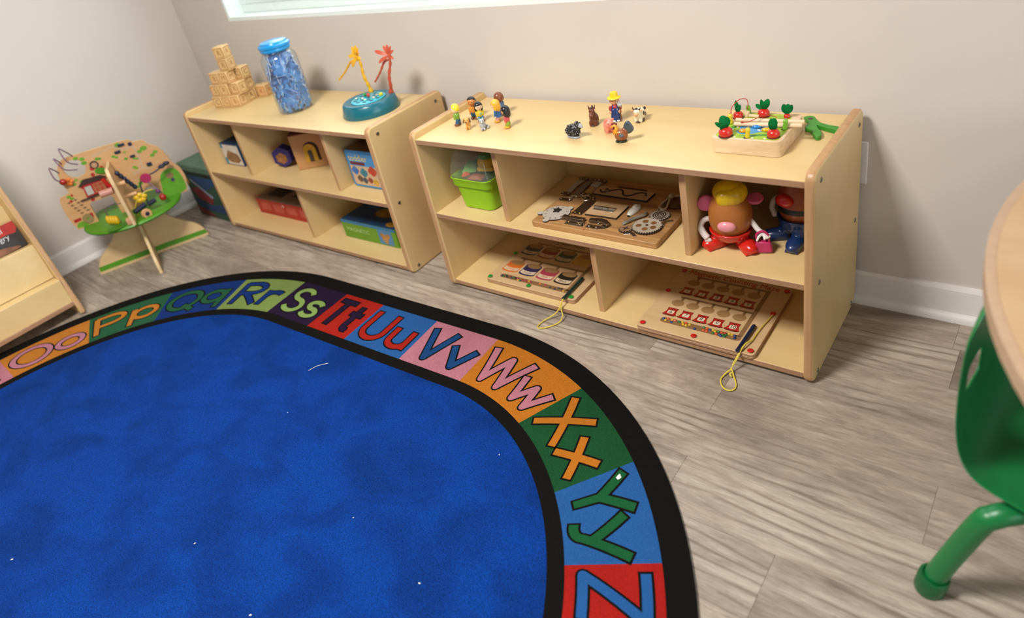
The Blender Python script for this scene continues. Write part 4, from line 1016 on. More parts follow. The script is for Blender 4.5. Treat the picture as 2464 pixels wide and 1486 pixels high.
# straps at the back left
for x, ya, yb, col, w in ((.409, .204, .309, 'b3a595', .009), (.4425, .214, .307, '7d7268', .009), (.4745, .218, .308, 'b08a5e', .012)):
    bpart('strap', MB().add([(x - w, ya, bz + .001), (x + w, ya, bz + .001), (x + w, (ya + yb) / 2, bz + .007), (x - w, (ya + yb) / 2, bz + .007), (x + w, yb, bz + .001), (x - w, yb, bz + .001), (x - w, ya, bz + .003), (x + w, ya, bz + .003), (x + w, (ya + yb) / 2, bz + .009), (x - w, (ya + yb) / 2, bz + .009), (x + w, yb, bz + .003), (x - w, yb, bz + .003)],
          [(6, 7, 8, 9), (9, 8, 10, 11), (0, 3, 2, 1), (3, 5, 4, 2), (0, 1, 7, 6), (1, 2, 8, 7), (2, 4, 10, 8), (4, 5, 11, 10), (5, 3, 9, 11), (3, 0, 6, 9)]), mat('strap_' + col, col, rough=.6, noise=(200, .15)))
for x, y in ((.409, .309), (.443, .307), (.476, .309), (.407, .205), (.474, .215)):
    c = bpart('strap_anchor', MB().prism(rrect(x - .016, y - .009, x + .016, y + .009, .006, 4), bz + .0025, bz + .0065), M_BRONZE, bevel=.001)
    for s in (-1, 1): bpart('rivet', MB().ell((x + s * .010, y, bz + .0068), (.0024, .0024, .0014), 10, 6), M_STEEL, c)
bpart('zip_pull', MB().tube(spline([(.405, .300, bz + .010), (.402, .290, bz + .010), (.405, .276, bz + .010), (.408, .290, bz + .010)], 4, True), .0011, 6, True), M_STEEL)
bpart('buckle', MB().prism(rrect(.463, .262, .489, .286, .004, 3), bz + .008, bz + .014), mat('grey_buckle', 'a69c8f', rough=.4, noise=(80, .05)), bevel=.001)
# chain with two plates
for x0, x1, y in ((.402, .448, .176), (.470, .512, .207)):
    c = bpart('chain_plate', MB().prism(rrect(x0, y - .008, x1, y + .008, .008, 5), bz, bz + .0025), M_BRONZE, bevel=.0008)
    for x in (x0 + .007, x1 - .007): bpart('rivet', MB().ell((x, y, bz + .003), (.0026, .0026, .0016), 10, 6), M_STEEL, c)
cpts = [(.438, .186), (.446, .192), (.456, .198), (.466, .202), (.474, .203), (.482, .198), (.490, .190)]
for i, (x, y) in enumerate(cpts):
    rl = arc(0, 0, .0072, .0036, 0, 360, 14)[:-1]; a = .6 - .25 * i
    M = T(x, y, bz + .006, a, R_(80) if i % 2 else R_(12)); bpart('chain_link', MB().tube([tuple(M @ Vector((p[0], p[1], 0))) for p in rl], .0011, 6, True), M_STEEL)
# hasp strip + ring
h = bpart('hasp', MB().prism([(.491, .106), (.524, .106), (.527, .190), (.503, .210), (.493, .195)], bz, bz + .003), M_BRONZE, bevel=.0008)
for x, y in ((.500, .114), (.517, .112), (.512, .196)): bpart('rivet', MB().ell((x, y, bz + .0035), (.003, .003, .0018), 10, 6), mat('brass', 'c9a255', rough=.3, metal=1., noise=(100, .1)), h)
bpart('ring', MB().tube([tuple(T(.494, .186, bz + .011, .3, R_(25)) @ Vector((p[0], p[1], 0))) for p in arc(0, 0, .0135, .0095, 0, 360, 24)[:-1]], .0014, 8, True), M_STEEL)
# hinge square
s1 = ply('hinge_board', [(.5365, .109), (.638, .113), (.6375, .187), (.531, .183)], bz, bz + .0065)
for x0, x1 in ((.545, .572), (.574, .592), (.594, .614)): bpart('hinge_barrel', MB().cyl((x0, .149, bz + .0095), (x1, .149, bz + .0095), .0036, .0036, 12), M_STEEL, s1)
bpart('hinge_leaf', MB().box((.547, .137, bz + .0066), (.613, .161, bz + .008)), M_STEEL, s1, bevel=.0004)
# S-curve slide maze
s2 = ply('slide_board', [(.4925, .2265), (.6725, .2265), (.675, .277), (.483, .277)], bz, bz + .0065)
sp = spline([(a, b, bz + .0067) for a, b in [(.505, .250), (.517, .239), (.530, .244), (.545, .258), (.562, .268), (.576, .262), (.584, .247), (.600, .236), (.615, .245), (.630, .262), (.648, .266), (.659, .251)]], 4)
bpart('slide_groove', MB().tube(sp, .0030, 6), M_BURN, s2); bpart('slide_knob', MB().cyl((.531, .247, bz + .0066), (.531, .247, bz + .0166), .0062, .0052, 16), mat('knob_wood', '6b4a30', rough=.5, noise=(60, .1)), s2, bevel=.001)
bpart('slot', MB().prism(rrect(.541, .285, .641, .298, .0064, 5), bz + .0001, bz + .0006), mat('dark_slot', '5d3c22', rough=.8, noise=(50, .1)), smooth=0)
# light switch
sw = bpart('switch', MB().ell((0, 0, .004), (.0135, .033, .009), 22, 12, M=T(.663, .172, bz - .001, -.05)), mat('switch_white', 'd5d0c4', rough=.35, noise=(60, .03)))
bpart('rocker', MB().prism(rrect(-.006, -.008, .006, .008, .003, 3), .011, .016, 0, T(.6635, .180, bz - .001, -.05)), mat('switch_white', 'd5d0c4'), sw, bevel=.001); bpart('socket', MB().box((.6595, .1365, bz + .001), (.6655, .1395, bz + .005)), M_BLACK, sw)
# rope disc
ds = ply('lace_disc', circ(.757, .252, .0405, 36), bz, bz + .004, m=mat('dark_ply', '6b4c33', rough=.6, noise=(40, .15)))
for i in range(6): bpart('lace_hole', MB().prism(circ(.757 + .030 * math.cos(i * 1.047), .252 + .030 * math.sin(i * 1.047), .004, 12), bz + .0041, bz + .0043), M_BLACK, ds, smooth=0)
ROPE = mat('cotton_rope', 'b9a98f', rough=.85, noise=(300, .2))
bpart('rope', MB().tube(spline([(.752, .276, bz + .008), (.740, .262, bz + .012), (.733, .245, bz + .013), (.727, .215, bz + .011), (.729, .198, bz + .009), (.742, .191, bz + .008), (.748, .200, bz + .009), (.744, .225, bz + .013), (.739, .250, bz + .015), (.748, .268, bz + .012), (.764, .278, bz + .008)], 6), .0030, 8), ROPE, ds)
bpart('rope_knot', MB().ell((.737, .256, bz + .015), (.008, .010, .007), 14, 9), ROPE, ds)
bpart('cord', MB().tube(spline([(.728, .197, bz + .006), (.722, .178, bz + .004), (.716, .150, bz + .003)], 5), .0012, 6), ROPE, ds)
# hook-and-eye lever
bpart('lever', MB().tube(spline([(.669, .092, bz + .004), (.676, .101, bz + .006), (.683, .117, bz + .006), (.697, .138, bz + .007), (.707, .152, bz + .007), (.704, .165, bz + .006)], 5), .0050, 8), mat('grey_cast', '9d968c', rough=.4, metal=.6, noise=(100, .1)))
# gears
def gear(n, cx, cy, r, ra, a0=0.0):
    out = []
    for i in range(n):
        b = a0 + 2 * PI * i / n; st = 2 * PI / n
        for f, rad in ((.0, ra), (.18, r), (.42, r), (.6, ra)): out.append((cx + rad * math.cos(b + f * st), cy + rad * math.sin(b + f * st)))
    return out
gm = mat('gear_grey', 'a99c8b', rough=.55, noise=(60, .08))
g = ply('gear', gear(36, .741, .099, .0415, .0375), bz + .003, bz + .0085, m=gm)
for x, y in ((.728, .117), (.753, .116), (.762, .094), (.744, .080), (.720, .092)): bpart('gear_hole', MB().prism(circ(x, y, .0082, 18), bz + .0086, bz + .0088), mat('gear_hole_wood', '7a4f2b', rough=.6, noise=(50, .2)), g, smooth=0)
bpart('gear_hub', MB().ell((.741, .099, bz + .009), (.004, .004, .002), 12, 6), M_BRONZE, g)
g = ply('gear', gear(16, .690, .0735, .0200, .0165), bz, bz + .005, m=mat('gear_brown', '8a6a4c', rough=.55, noise=(60, .1)))
bpart('gear_star', MB().prism([(.690 + (.0135 if i % 2 == 0 else .004) * math.cos(i * PI / 4), .0735 + (.0135 if i % 2 == 0 else .004) * math.sin(i * PI / 4)) for i in range(8)], bz + .0051, bz + .0054), M_BURN, g, smooth=0)
g = ply('gear', gear(28, .746, .1655, .0285, .0250), bz, bz + .005, m=gm)
spi = [(.746 + (.003 + .0062 * a / 6.28) * math.cos(a), .1655 + (.003 + .0062 * a / 6.28) * math.sin(a), bz + .0052) for a in [i * .35 for i in range(54)]]
bpart('spiral', MB().tube(spi, .0015, 5), M_BURN, g)
# metal brackets
for x, y, a in ((.714, .050, .0), (.782, .136, 1.2)):
    br = bpart('bracket', MB().prism([(-.016, -.004), (0, .004), (.016, -.006), (.021, .001), (.004, .014), (-.004, .014), (-.020, .004)], 0, .003, 0, T(x, y, bz, a)), M_STEEL, bevel=.0006)
    for dx, dy in ((-.015, 0), (.016, -.001)):
        p = T(x, y, bz, a) @ Vector((dx, dy, .0034)); bpart('screw', MB().ell(tuple(p), (.0026, .0026, .0014), 10, 6), M_BRONZE, br)
# toggle latches
l1 = bpart('toggle_latch', MB().box((.482, .070, bz), (.556, .084, bz + .010)).box((.505, .052, bz), (.560, .062, bz + .005)), M_BRONZE, bevel=.0012)
bpart('latch_plate', MB().box((.503, .048, bz), (.564, .066, bz + .0015)).box((.476, .066, bz), (.558, .088, bz + .0015)), M_STEEL, l1)
bpart('latch_wire', MB().tube([(.540, .070, bz + .008), (.545, .056, bz + .008), (.560, .056, bz + .008), (.560, .072, bz + .009)], .0014, 6), M_STEEL, l1)
for x, y, z in ((.507, .080, .0115), (.515, .056, .006), (.549, .057, .006)): bpart('rivet', MB().ell((x, y, bz + z), (.003, .003, .002), 10, 6), mat('brass', 'c9a255'), l1)
l2 = bpart('spring_latch', MB().prism([(.572, .072), (.610, .076), (.634, .066), (.640, .076), (.624, .090), (.606, .094), (.570, .088)], bz + .004, bz + .011), M_BRONZE, bevel=.0015)
bpart('latch_plate', MB().box((.575, .048, bz), (.615, .066, bz + .003)).prism([(.600, .046), (.634, .058), (.640, .070), (.616, .074)], bz, bz + .002), M_STEEL, l2)
for x, y in ((.584, .055), (.607, .055), (.603, .073)): bpart('rivet', MB().ell((x, y, bz + .004), (.0028, .0028, .002), 10, 6), M_STEEL, l2)
mb = MB(); text(mb, 'R', .013, T(.577, .0385, bz + .0002)); text(mb, 'r', .010, T(.594, .0375, bz + .0002, -1.2)); bpart('red_pen_mark', mb, mat('red_ink', 'b3231a', rough=.6, noise=(100, .1)), smooth=0)

# ---- magnetic maze boards
M_BIRCH = mat('birch_ply', 'd9b98c', rough=.45, wood=('c5a176', (4, 40, 40), .5))
M_GROOVE = mat('groove_shade', '8a6740', rough=.6, wood=('8d6a42', (6, 40, 40), .5))  # flat strips; the darker tone stands in for shade inside routed grooves
def maze(label, x0, x1, y0, y1, dots, dotcol):
    zb = Z1 + .0003
    t = thing('magnetic_maze', label, 'maze toy', ((x0 + x1) / 2, (y0 + y1) / 2, zb), group='magnetic maze boards')
    MB().prism(rrect(x0, y0, x1, y1, .010, 5), zb, zb + .007, 0, side=1).build('base', [M_BIRCH, M_EDGE], t, world=True, bevel=.0012)
    MB().prism(rrect(x0, y0, x1, y1, .010, 5), zb + .0074, zb + .0150, 0, side=1).build('tray', [M_BIRCH, M_EDGE], t, world=True, bevel=.0008)
    MB().prism(rrect(x0 + .0015, y0 + .0015, x1 - .0015, y1 - .0015, .010, 5), zb + .0168, zb + .0182).build('clear_cover', M_CLEAR, t, world=True, smooth=0)
    for x, y in dots:
        MB().lathe([(0, 0), (.0078, 0), (.0078, .0008), (.006, .0018), (0, .0022)], 20, 0, T(x, y, zb + .0182)).build('screw_cap', mat('cap_' + dotcol, dotcol, rough=.3, noise=(60, .05), coat=.3), t, world=True)
    return t, zb + .0150
BEADC = ['1c3a78', 'd0502a', 'cfa92c', '1f6b34', 'b3241d']
def beadm(c): return mat('bead_' + c, c, rough=.25, noise=(60, .05), coat=.3)
# counting maze
mz, zs = maze('magnetic counting maze board with numbered red gumball machines', .7255, 1.058, .002, .304, [(.740, .016), (.892, .015), (1.045, .015), (.739, .179), (1.044, .180), (.739, .290), (1.044, .290)], 'c01f1c')
def mp_(name, mb, m, par=None, **k): return mb.build(name, m, par or mz, world=True, **k)
G = zs + .0002
tr = [(.786, .043)] + [(.996, .040), (1.004, .043), (1.008, .052), (1.008, .278), (.998, .279), (.786, .279)]
mp_('groove', MB().prism(rrect(.777, .041, 1.006, .063, .010, 5), zs, G), M_GROOVE, smooth=0)
mp_('groove', MB().box((.994, .060, zs), (1.006, .279, G)), M_GROOVE, smooth=0)
mp_('groove', MB().box((.786, .269, zs), (.996, .277, G)), M_GROOVE, smooth=0)
mp_('groove', MB().box((.786, .161, zs), (.996, .169, G)), M_GROOVE, smooth=0)
M_POCK = mat('pocket_shade', 'a47f50', rough=.6, wood=('9a7448', (6, 40, 40), .5))  # flat ovals, darkened in place of the shade within a routed pocket
M_MRED = mat('machine_red', 'b8261e', rough=.4, noise=(60, .06)); M_MINK = mat('machine_ink', '5a100f', rough=.5, noise=(60, .06)); M_MWHT = mat('machine_window', 'e6d6bd', rough=.5, noise=(60, .04)); M_INK = mat('black_ink', '191714', rough=.5, noise=(80, .1))
for row, (py, ny, cy) in enumerate(((.242, .198, .273), (.135, .0915, .165))):
    for i in range(5):
        x = .790 + .0449 * i; num = row * 5 + i + 1
        mp_('pocket', MB().prism(circ(x, py, .0185, 26, .0150), zs, G + .0001), M_POCK, smooth=0); mp_('groove', MB().box((x + .002, py + .012, zs), (x + .0095, cy, G)), M_GROOVE, smooth=0)
        o = mp_('machine_print', MB().prism([(x - 0.0220, ny - 0.0143), (x - 0.0132, ny - 0.0182), (x + 0.0132, ny - 0.0182), (x + 0.0220, ny - 0.0143), (x + 0.0182, ny - 0.0099), (x + 0.0138, ny + 0.0044), (x + 0.0160, ny + 0.0176), (x - 0.0160, ny + 0.0176), (x - 0.0138, ny + 0.0044), (x - 0.0182, ny - 0.0099)], zs, zs + .0003), M_MINK, smooth=0)
        mp_('machine_body', MB().prism([(x - 0.0193, ny - 0.0138), (x + 0.0193, ny - 0.0138), (x + 0.0123, ny + 0.0039), (x + 0.0141, ny + 0.0160), (x - 0.0141, ny + 0.0160), (x - 0.0123, ny + 0.0039)], zs + .0003, zs + .0005), M_MRED, o, smooth=0)
        mp_('machine_crank', MB().prism([(x - 0.0066, ny + 0.0138), (x, ny + 0.0088), (x + 0.0066, ny + 0.0138), (x, ny + 0.0121)], zs + .0005, zs + .0007), M_INK, o, smooth=0)
        mp_('machine_window', MB().prism(rrect(x - 0.0094, ny - 0.0094, x + 0.0094, ny + 0.0060, .003, 3), zs + .0005, zs + .0007), M_MWHT, o, smooth=0)
        mb = MB(); text(mb, str(num), .0172, T(x, ny - .0015, zs + .0009)); mp_('numeral', mb, M_INK, o, smooth=0)
mb = MB(); [text(mb, 'Magnetic Counting Maze', .0290, T(.890 + dx, .291 + dy, zs + .0003 + i * .00002), sx=.93) for i, (dx, dy) in enumerate(((0, 0), (.0008, 0), (0, .0008), (.0008, .0008)))]; mp_('title', mb, M_MRED, smooth=0)
bd = [(.785, .055), (.793, .050), (.797, .059), (.812, .048), (.809, .059), (.818, .058), (.831, .057), (.840, .059), (.845, .051), (.850, .059), (.854, .0495), (.862, .056), (.881, .045), (.902, .059), (.9045, .048), (.911, .058), (.914, .0475), (.920, .055), (.928, .059), (.935, .055), (.932, .0465), (.941, .047), (.943, .057), (.950, .047), (.9515, .058), (.9585, .049), (.961, .058), (.9665, .052), (.955, .043), (.964, .044), (.972, .059), (.980, .058), (.988, .057), (.991, .048)]
bc = '0 2 1 0 2 1 3 2 2 1 2 2 0 3 1 1 1 0 2 2 3 1 3 0 1 3 4 3 0 3 2 2 0 0'.split()
for (x, y), c in zip(bd, bc): mp_('bead', MB().ell((x, y, G + .0034 - .0030), (.0042, .0042, .0036), 12, 8), beadm(BEADC[int(c)]))
# its blue pen and yellow cord
t = thing('magnet_pen', 'blue magnet pen on a yellow cord on the counting maze', 'pen', (1.020, .05, zs + .0035), group='magnet pens of the mazes')
pz = zs + .0085
MB().cyl((1.0185, .004, pz), (1.0205, .106, pz), .0046, .0052, 14).cyl((1.0205, .106, pz), (1.0206, .1115, pz), .0022, .0016, 10).cyl((1.0184, -.004, pz), (1.0185, .004, pz), .0052, .0046, 14).build('barrel', mat('navy_plastic', '16223f', rough=.4, noise=(60, .08)), t, world=True)
YC = mat('yellow_cord', 'd6c04a', rough=.6, noise=(300, .15))
MB().tube(spline([(1.046, .174, pz - .004), (1.042, .140, pz - .004), (1.038, .112, pz - .003), (1.036, .080, pz - .004), (1.035, .050, pz - .003), (1.030, .030, pz + .002), (1.026, .008, pz), (1.022, -.014, .036), (1.016, -.026, .022), (1.012, -.034, .012)], 5), .0017, 7).tube(spline([(1.034, .050, pz - .002), (1.027, .020, pz + .003), (1.020, -.012, .038), (1.014, -.028, .022)], 5), .0017, 7).build('cord', YC, t, world=True)
MB().tube(spline([(1.012, -.033, .010), (1.000, -.058, .004), (1.004, -.080, .004), (1.022, -.098, .004), (1.040, -.094, .004), (1.041, -.074, .004), (1.026, -.050, .006)], 5, True), .0021, 7, True).tube(spline([(1.010, -.030, .013), (1.018, -.038, .010), (1.014, -.046, .008), (1.021, -.052, .006)], 4), .0021, 7).build('loop', YC, t, world=True)
# colour maze
mz, zs = maze('magnetic colour maze board with eight printed paint cans', .1455, .4985, .033, .322, [(.156, .045), (.316, .046), (.481, .044), (.153, .195), (.484, .195)], '1d8a2c')
G = zs + .0002
mp_('groove', MB().prism(rrect(.184, .058, .456, .077, .009, 5), zs, G), M_GROOVE, smooth=0)
mp_('groove', MB().box((.443, .070, zs), (.456, .280, G)), M_GROOVE, smooth=0)
mp_('groove', MB().box((.190, .174, zs), (.445, .182, G)), M_GROOVE, smooth=0)
mp_('groove', MB().box((.190, .274, zs), (.445, .282, G)), M_GROOVE, smooth=0)
cans = [('Blue', '27333f'), ('Red', '8c2a20'), ('Green', '1f5a2c'), ('Yellow', 'c9a030'), ('Orange', 'd9702a'), ('Purple', '2a2550'), ('Pink', 'a83a50'), ('Black', '1b1a17')]
for i, (nm, col) in enumerate(cans):
    x = (.189 + .0705 * (i % 4)) + .006; yb = .202 if i < 4 else .0925
    w, hh = .0310, .068
    body = [(x + w * math.cos(R_(a)), yb + .0085 + .0085 * math.sin(R_(a))) for a in range(180, 361, 15)] + [(x + w, yb + hh - .016)] + [(x + w * math.cos(R_(a)), yb + hh - .012 + .013 * math.sin(R_(a))) for a in range(0, 181, 15)] + [(x - w, yb + .01)]
    cm = mat('can_' + nm.lower(), col, rough=.4, noise=(60, .06))
    o = mp_('can_print', MB().prism(body, zs, zs + .0003), cm, smooth=0)
    mp_('can_opening', MB().prism(circ(x, yb + hh - .012, w * .84, 26, .0128), zs + .0003, zs + .0005), M_POCK, o, smooth=0)
    lab = [(x + (w - .003) * math.cos(R_(a)), yb + .0145 + .0075 * math.sin(R_(a))) for a in range(180, 361, 15)] + [(x + (w - .003) * math.cos(R_(a)), yb + .0315 + .0075 * math.sin(R_(a))) for a in range(360, 179, -15)]
    mp_('can_label', MB().prism(lab, zs + .0003, zs + .0005), mat('can_label_' + nm.lower(), 'dfc7a6' if nm != 'Yellow' else 'd3b052', rough=.5, noise=(60, .04)), o, smooth=0)
    mb = MB(); text(mb, nm, .0145 if len(nm) < 6 else .0120, T(x, yb + .0165, zs + .0007)); mp_('can_word', mb, cm, o, smooth=0)
    mp_('groove', MB().box((x + .008, yb + hh - .004, zs), (x + .017, (.278 if i < 4 else .178), G)), M_GROOVE, smooth=0)
mb = MB(); text(mb, 'Color Maze', .024, T(.315, .302, zs + .0003)); mp_('title', mb, M_INK, smooth=0)
rb = random.Random(9); CC = [c for _, c in cans]
for i in range(16): mp_('bead', MB().ell((.192 + .0078 * i, .0655 + rb.uniform(-.005, .005), G + .0004), (.0042, .0042, .0036), 12, 8), beadm(rb.choice(CC)))
for i, x in enumerate((.345, .366, .388, .406, .417, .428, .440)): mp_('bead', MB().ell((x, .0665 + rb.uniform(-.005, .005), G + .0004), (.0042, .0042, .0036), 12, 8), beadm(rb.choice(CC)))
t = thing('magnet_pen', 'dark green magnet pen on a yellow cord on the colour maze', 'pen', (.467, .08, zs + .0035), group='magnet pens of the mazes')
pz = zs + .0085
MB().cyl((.4685, .030, pz), (.4655, .136, pz), .0046, .0052, 14).cyl((.4655, .136, pz), (.4653, .142, pz), .0022, .0016, 10).cyl((.4687, .020, pz), (.4685, .030, pz), .0054, .0048, 14).build('barrel', mat('dark_green_plastic', '16302a', rough=.4, noise=(60, .08)), t, world=True)
MB().tube(spline([(.4690, .022, pz), (.4690, .004, .044), (.466, -.006, .030), (.452, -.018, .014), (.432, -.044, .005), (.428, -.072, .004), (.440, -.080, .004), (.462, -.064, .004), (.480, -.036, .005), (.482, -.014, .014), (.474, -.004, .032), (.470, .008, .044)], 6), .0019, 7).build('cord', YC, t, world=True)

# ---- egg-shaped plastic figures (plain stand-ins, no faces)
def eggprof(R, z0, H):
    out = []
    for i in range(17):
        u = i / 16; th = PI * u
        r = R * math.sin(th) * (1.0 + .16 * math.cos(th)); out.append((max(r, 0), z0 + H * (1 - math.cos(th)) / 2))
    out[0] = (0, z0); out[-1] = (0, z0 + H); return out
TAN = mat('tan_plastic', 'a9672f', rough=.34, noise=(30, .04), coat=.1)
def boot(mb, x, y, a, sc=1.0):
    M = T(x, y, 0, a)
    mb.ell((0, -.012 * sc, .012 * sc), (.0175 * sc, .031 * sc, .0145 * sc), 18, 10, M=M); mb.cyl((0, .004, .008), (0, .010, .040), .0150 * sc, .0135 * sc, 18, M=M)
    mb.box((-.014 * sc, -.036 * sc, .0002), (.014 * sc, .014 * sc, .006), M=M)
e1 = thing('egg_figure', 'tan egg-shaped plastic figure with yellow cap and red boots', 'toy figure', (.968, .115, Z2 + .0004), R_(12))
MB().lathe(eggprof(.0520, .024, .150), 36).build('body', TAN, e1, smooth=60)
mb = MB(); boot(mb, -.027, .000, -.80, 1.22); boot(mb, .031, -.006, .60, 1.25); mb.lathe([(0, .020), (.030, .022), (.046, .036), (.0530, .052), (.0522, .055), (.040, .050), (0, .045)], 32)
mb.build('boots', mat('red_gloss', 'c81f14', rough=.25, noise=(40, .04), coat=.3), e1, remesh=.0022)
mb = MB()
for i in range(11):
    a = -1.9 + i * .38; mb.ell((.026 * math.cos(a) * .9, .020 * math.sin(a) - .006, .150 - .004 * abs(i - 5) * .3), (.020, .020, .026), 16, 10, rot=Matrix.Rotation(a, 4, 'Z') @ RY_(25))
mb.ell((0, 0, .152), (.040, .038, .030), 24, 12)
mb.build('cap', mat('yellow_gloss', 'e3bb12', rough=.28, noise=(40, .04), coat=.25), e1, remesh=.0020)
PINKP = mat('pink_plastic', 'd2628a', rough=.35, noise=(40, .04))
MB().lathe([(0, -.004), (.020, -.004), (.022, 0), (.020, .004), (0, .004)], 26, 0, T(-.056, -.004, .120, .35, R_(90))).build('side_disc', PINKP, e1, smooth=40)
MB().lathe([(0, -.004), (.018, -.004), (.020, 0), (.018, .004), (0, .004)], 26, 0, T(.058, .008, .130, 0, R_(12))).build('side_disc', PINKP, e1, smooth=40)
MB().ell((0, -.0500, .082), (.0225, .0120, .0145), 22, 12).build('front_button', mat('rose_gloss', 'e3929c', rough=.18, noise=(40, .03), coat=.4), e1)
WPL = mat('white_plastic', 'dcd3cf', rough=.35, noise=(40, .03))
mb = MB().tube(spline([(-.046, -.006, .078), (-.062, -.012, .076), (-.070, -.018, .060), (-.062, -.024, .044), (-.052, -.028, .034)], 6), [.0070 + .0020 * (i > 12) for i in range(25)], 12)
for i, (dx, dz) in enumerate(((-.006, -.012), (.000, -.013), (.006, -.011), (.010, -.006))): mb.tube([(-.052, -.028, .034), (-.052 + dx * .7, -.030, .034 + dz * .6), (-.052 + dx, -.029, .034 + dz * 1.1)], [.0040, .0036, .0028], 8)
mb.build('arm', WPL, e1, remesh=.0016)
mb = MB().tube(spline([(.046, -.004, .080), (.058, -.010, .066), (.068, -.016, .056), (.075, -.020, .052)], 6), .0068, 12).ell((.078, -.021, .053), (.010, .007, .006), 12, 8)
for i, (dx, dy, dz) in enumerate(((-.012, -.016, -.016), (.006, -.014, -.012), (.013, -.010, -.011), (.018, -.005, -.009))): mb.tube([(.078, -.021, .053), (.078 + dx * .7, -.021 + dy * .5, .053 + dz * .5), (.078 + dx, -.021 + dy, .053 + dz)], [.0042, .0038, .0030], 8)
mb.build('arm', WPL, e1, remesh=.0016)
e3 = thing('toy_handbag', 'small magenta toy handbag hanging from the egg figure\'s white arm', 'toy', (1.048, .105, Z2 + .0004), R_(15))
MB().prism([(-.022, 0), (.026, .004), (.020, .032), (-.012, .034)], -.008, .008, 0, T(0, 0, 0, 0, R_(90))).build('bag', mat('magenta_gloss', 'b82a62', rough=.3, noise=(40, .05), coat=.2), e3, bevel=.004)
MB().tube(spline([(-.010, 0, .032), (-.012, 0, .050), (.002, 0, .060), (.014, 0, .050), (.016, 0, .032)], 6), .0030, 8).build('handle', mat('magenta_gloss', 'b82a62'), e3)
e2 = thing('egg_figure', 'tan egg-shaped plastic figure with dark cap and navy boots', 'toy figure', (1.108, .205, Z2 + .0004), R_(-12))
MB().lathe(eggprof(.0540, .036, .160), 36).build('body', mat('rust_plastic', '9a4f24', rough=.36, noise=(30, .04), coat=.1), e2, smooth=60)
mb = MB(); boot(mb, -.034, -.030, -.9, 1.1); boot(mb, .016, -.044, .15, 1.15); mb.lathe([(0, .020), (.034, .022), (.050, .040), (.0560, .062), (.0550, .066), (.040, .060), (0, .055)], 32)
mb.build('boots', mat('navy_gloss', '17305e', rough=.3, noise=(40, .04), coat=.2), e2, remesh=.0024)
MB().lathe([(0, .186), (.056, .184), (.058, .188), (.054, .192), (.036, .196), (.034, .224), (0, .227)], 30).build('cap', mat('dark_hat', '1d2420', rough=.4, noise=(40, .05)), e2, smooth=45)
MB().ell((-.012, -.0530, .122), (.0230, .0140, .0165), 22, 12).build('front_button', mat('red_gloss', 'c81f14'), e2)
MB().lathe([(.0500, .084), (.0545, .086), (.0552, .094), (.0545, .102), (.0500, .104)], 36).build('belt', mat('dark_hat', '1d2420'), e2, smooth=40)
MB().lathe([(0, -.004), (.020, -.004), (.022, 0), (.020, .004), (0, .004)], 26, 0, T(-.052, .0, .158, .35, R_(90))).build('side_disc', PINKP, e2, smooth=40)
mb = MB().tube(spline([(-.048, .004, .098), (-.064, -.008, .092), (-.066, -.018, .074), (-.058, -.022, .064)], 6), .0075, 12).ell((-.056, -.024, .060), (.008, .008, .008), 12, 8); mb.build('arm', WPL, e2, remesh=.0016)
# ================================================================ TOYS ON THE LEFT SHELF
LT = Z3 + .0002
M_BLOCK = mat('block_wood', 'dcb882', rough=.5, wood=('c4985f', (20, 40, 40), .6), rnd=.06)
BS = .0500
BLM = MB().box((-BS / 2, -BS / 2, 0), (BS / 2, BS / 2, BS - .0004))
glyph = ['A', 'B', 'C', 'D', 'E', 'F', 'G', 'H', 'K', 'M', 'N', 'R', 'S', 'T']
inks = ['a5602c', '8a5a2e', 'b0713a', '6d4524']
blroot = (-1.252, .189); bang = .26
def block(label, i, j, k, lift=0.0, col=None, turn=0.0, ring=None):
    M = T(blroot[0], blroot[1], LT, bang)
    p = M @ Vector((i * (BS + .0008), j * (BS + .0008), k * BS + lift))
    t = thing('alphabet_block', label, 'block', tuple(p), bang + turn, 'wooden alphabet blocks in the tower')
    MB().box((-BS / 2, -BS / 2, 0), (BS / 2, BS / 2, BS - .0004)).build('cube', mat(col[0], col[1], rough=.5, noise=(40, .08)) if col else M_BLOCK, t, bevel=.0025)
    rr = random.Random(int((i + 5) * 97 + (j + 5) * 31 + k * 7))
    ink = mat('block_ink_' + (ring or inks[rr.randrange(4)]), ring or inks[rr.randrange(4)], rough=.6, noise=(50, .15))
    g = glyph[rr.randrange(len(glyph))]
    for M2 in (Matrix(((0, 0, 1, BS / 2 + .0001), (1, 0, 0, 0), (0, 1, 0, BS / 2), (0, 0, 0, 1))), Matrix(((1, 0, 0, 0), (0, 0, -1, -BS / 2 - .0001), (0, 1, 0, BS / 2), (0, 0, 0, 1)))):
        mb = MB(); text(mb, g, .030, M2); mb.ring(rrect(-.0195, -.0195, .0195, .0195, .003, 2), rrect(-.0175, -.0175, .0175, .0175, .003, 2), 0, .0002, 0, M2)
        mb.build('letter', ink, t, smooth=0)
lay0 = [(-1, -1), (0, -1), (1, -1), (1, 0), (2.05, 1.15), (-1, 0), (1, 1)]
nm0 = ['bottom-row alphabet block at the front left of the tower', 'bottom-row alphabet block in the front middle of the tower', 'bottom-row alphabet block at the front right corner of the tower', 'bottom-row alphabet block in the middle of the right side', 'red-framed alphabet block at the far end of the bottom row', 'bottom-row alphabet block at the left side of the tower', 'bottom-row alphabet block next to the red-framed block']
for (i, j), n_ in zip(lay0, nm0): block(n_, i, j, 0, ring='b4522a' if i == 2.05 else None)
lay1 = [(-.80, -.95), (.22, -.95), (1.24, -.75), (1.05, .27), (.03, .3)]
for (i, j), n_ in zip(lay1, ['second-row alphabet block at the left of the tower', 'second-row alphabet block in the middle of the tower', 'second-row alphabet block at the right front of the tower', 'second-row alphabet block in the middle of the right side', 'second-row alphabet block at the far end of the right side']): block(n_, i, j, 1)
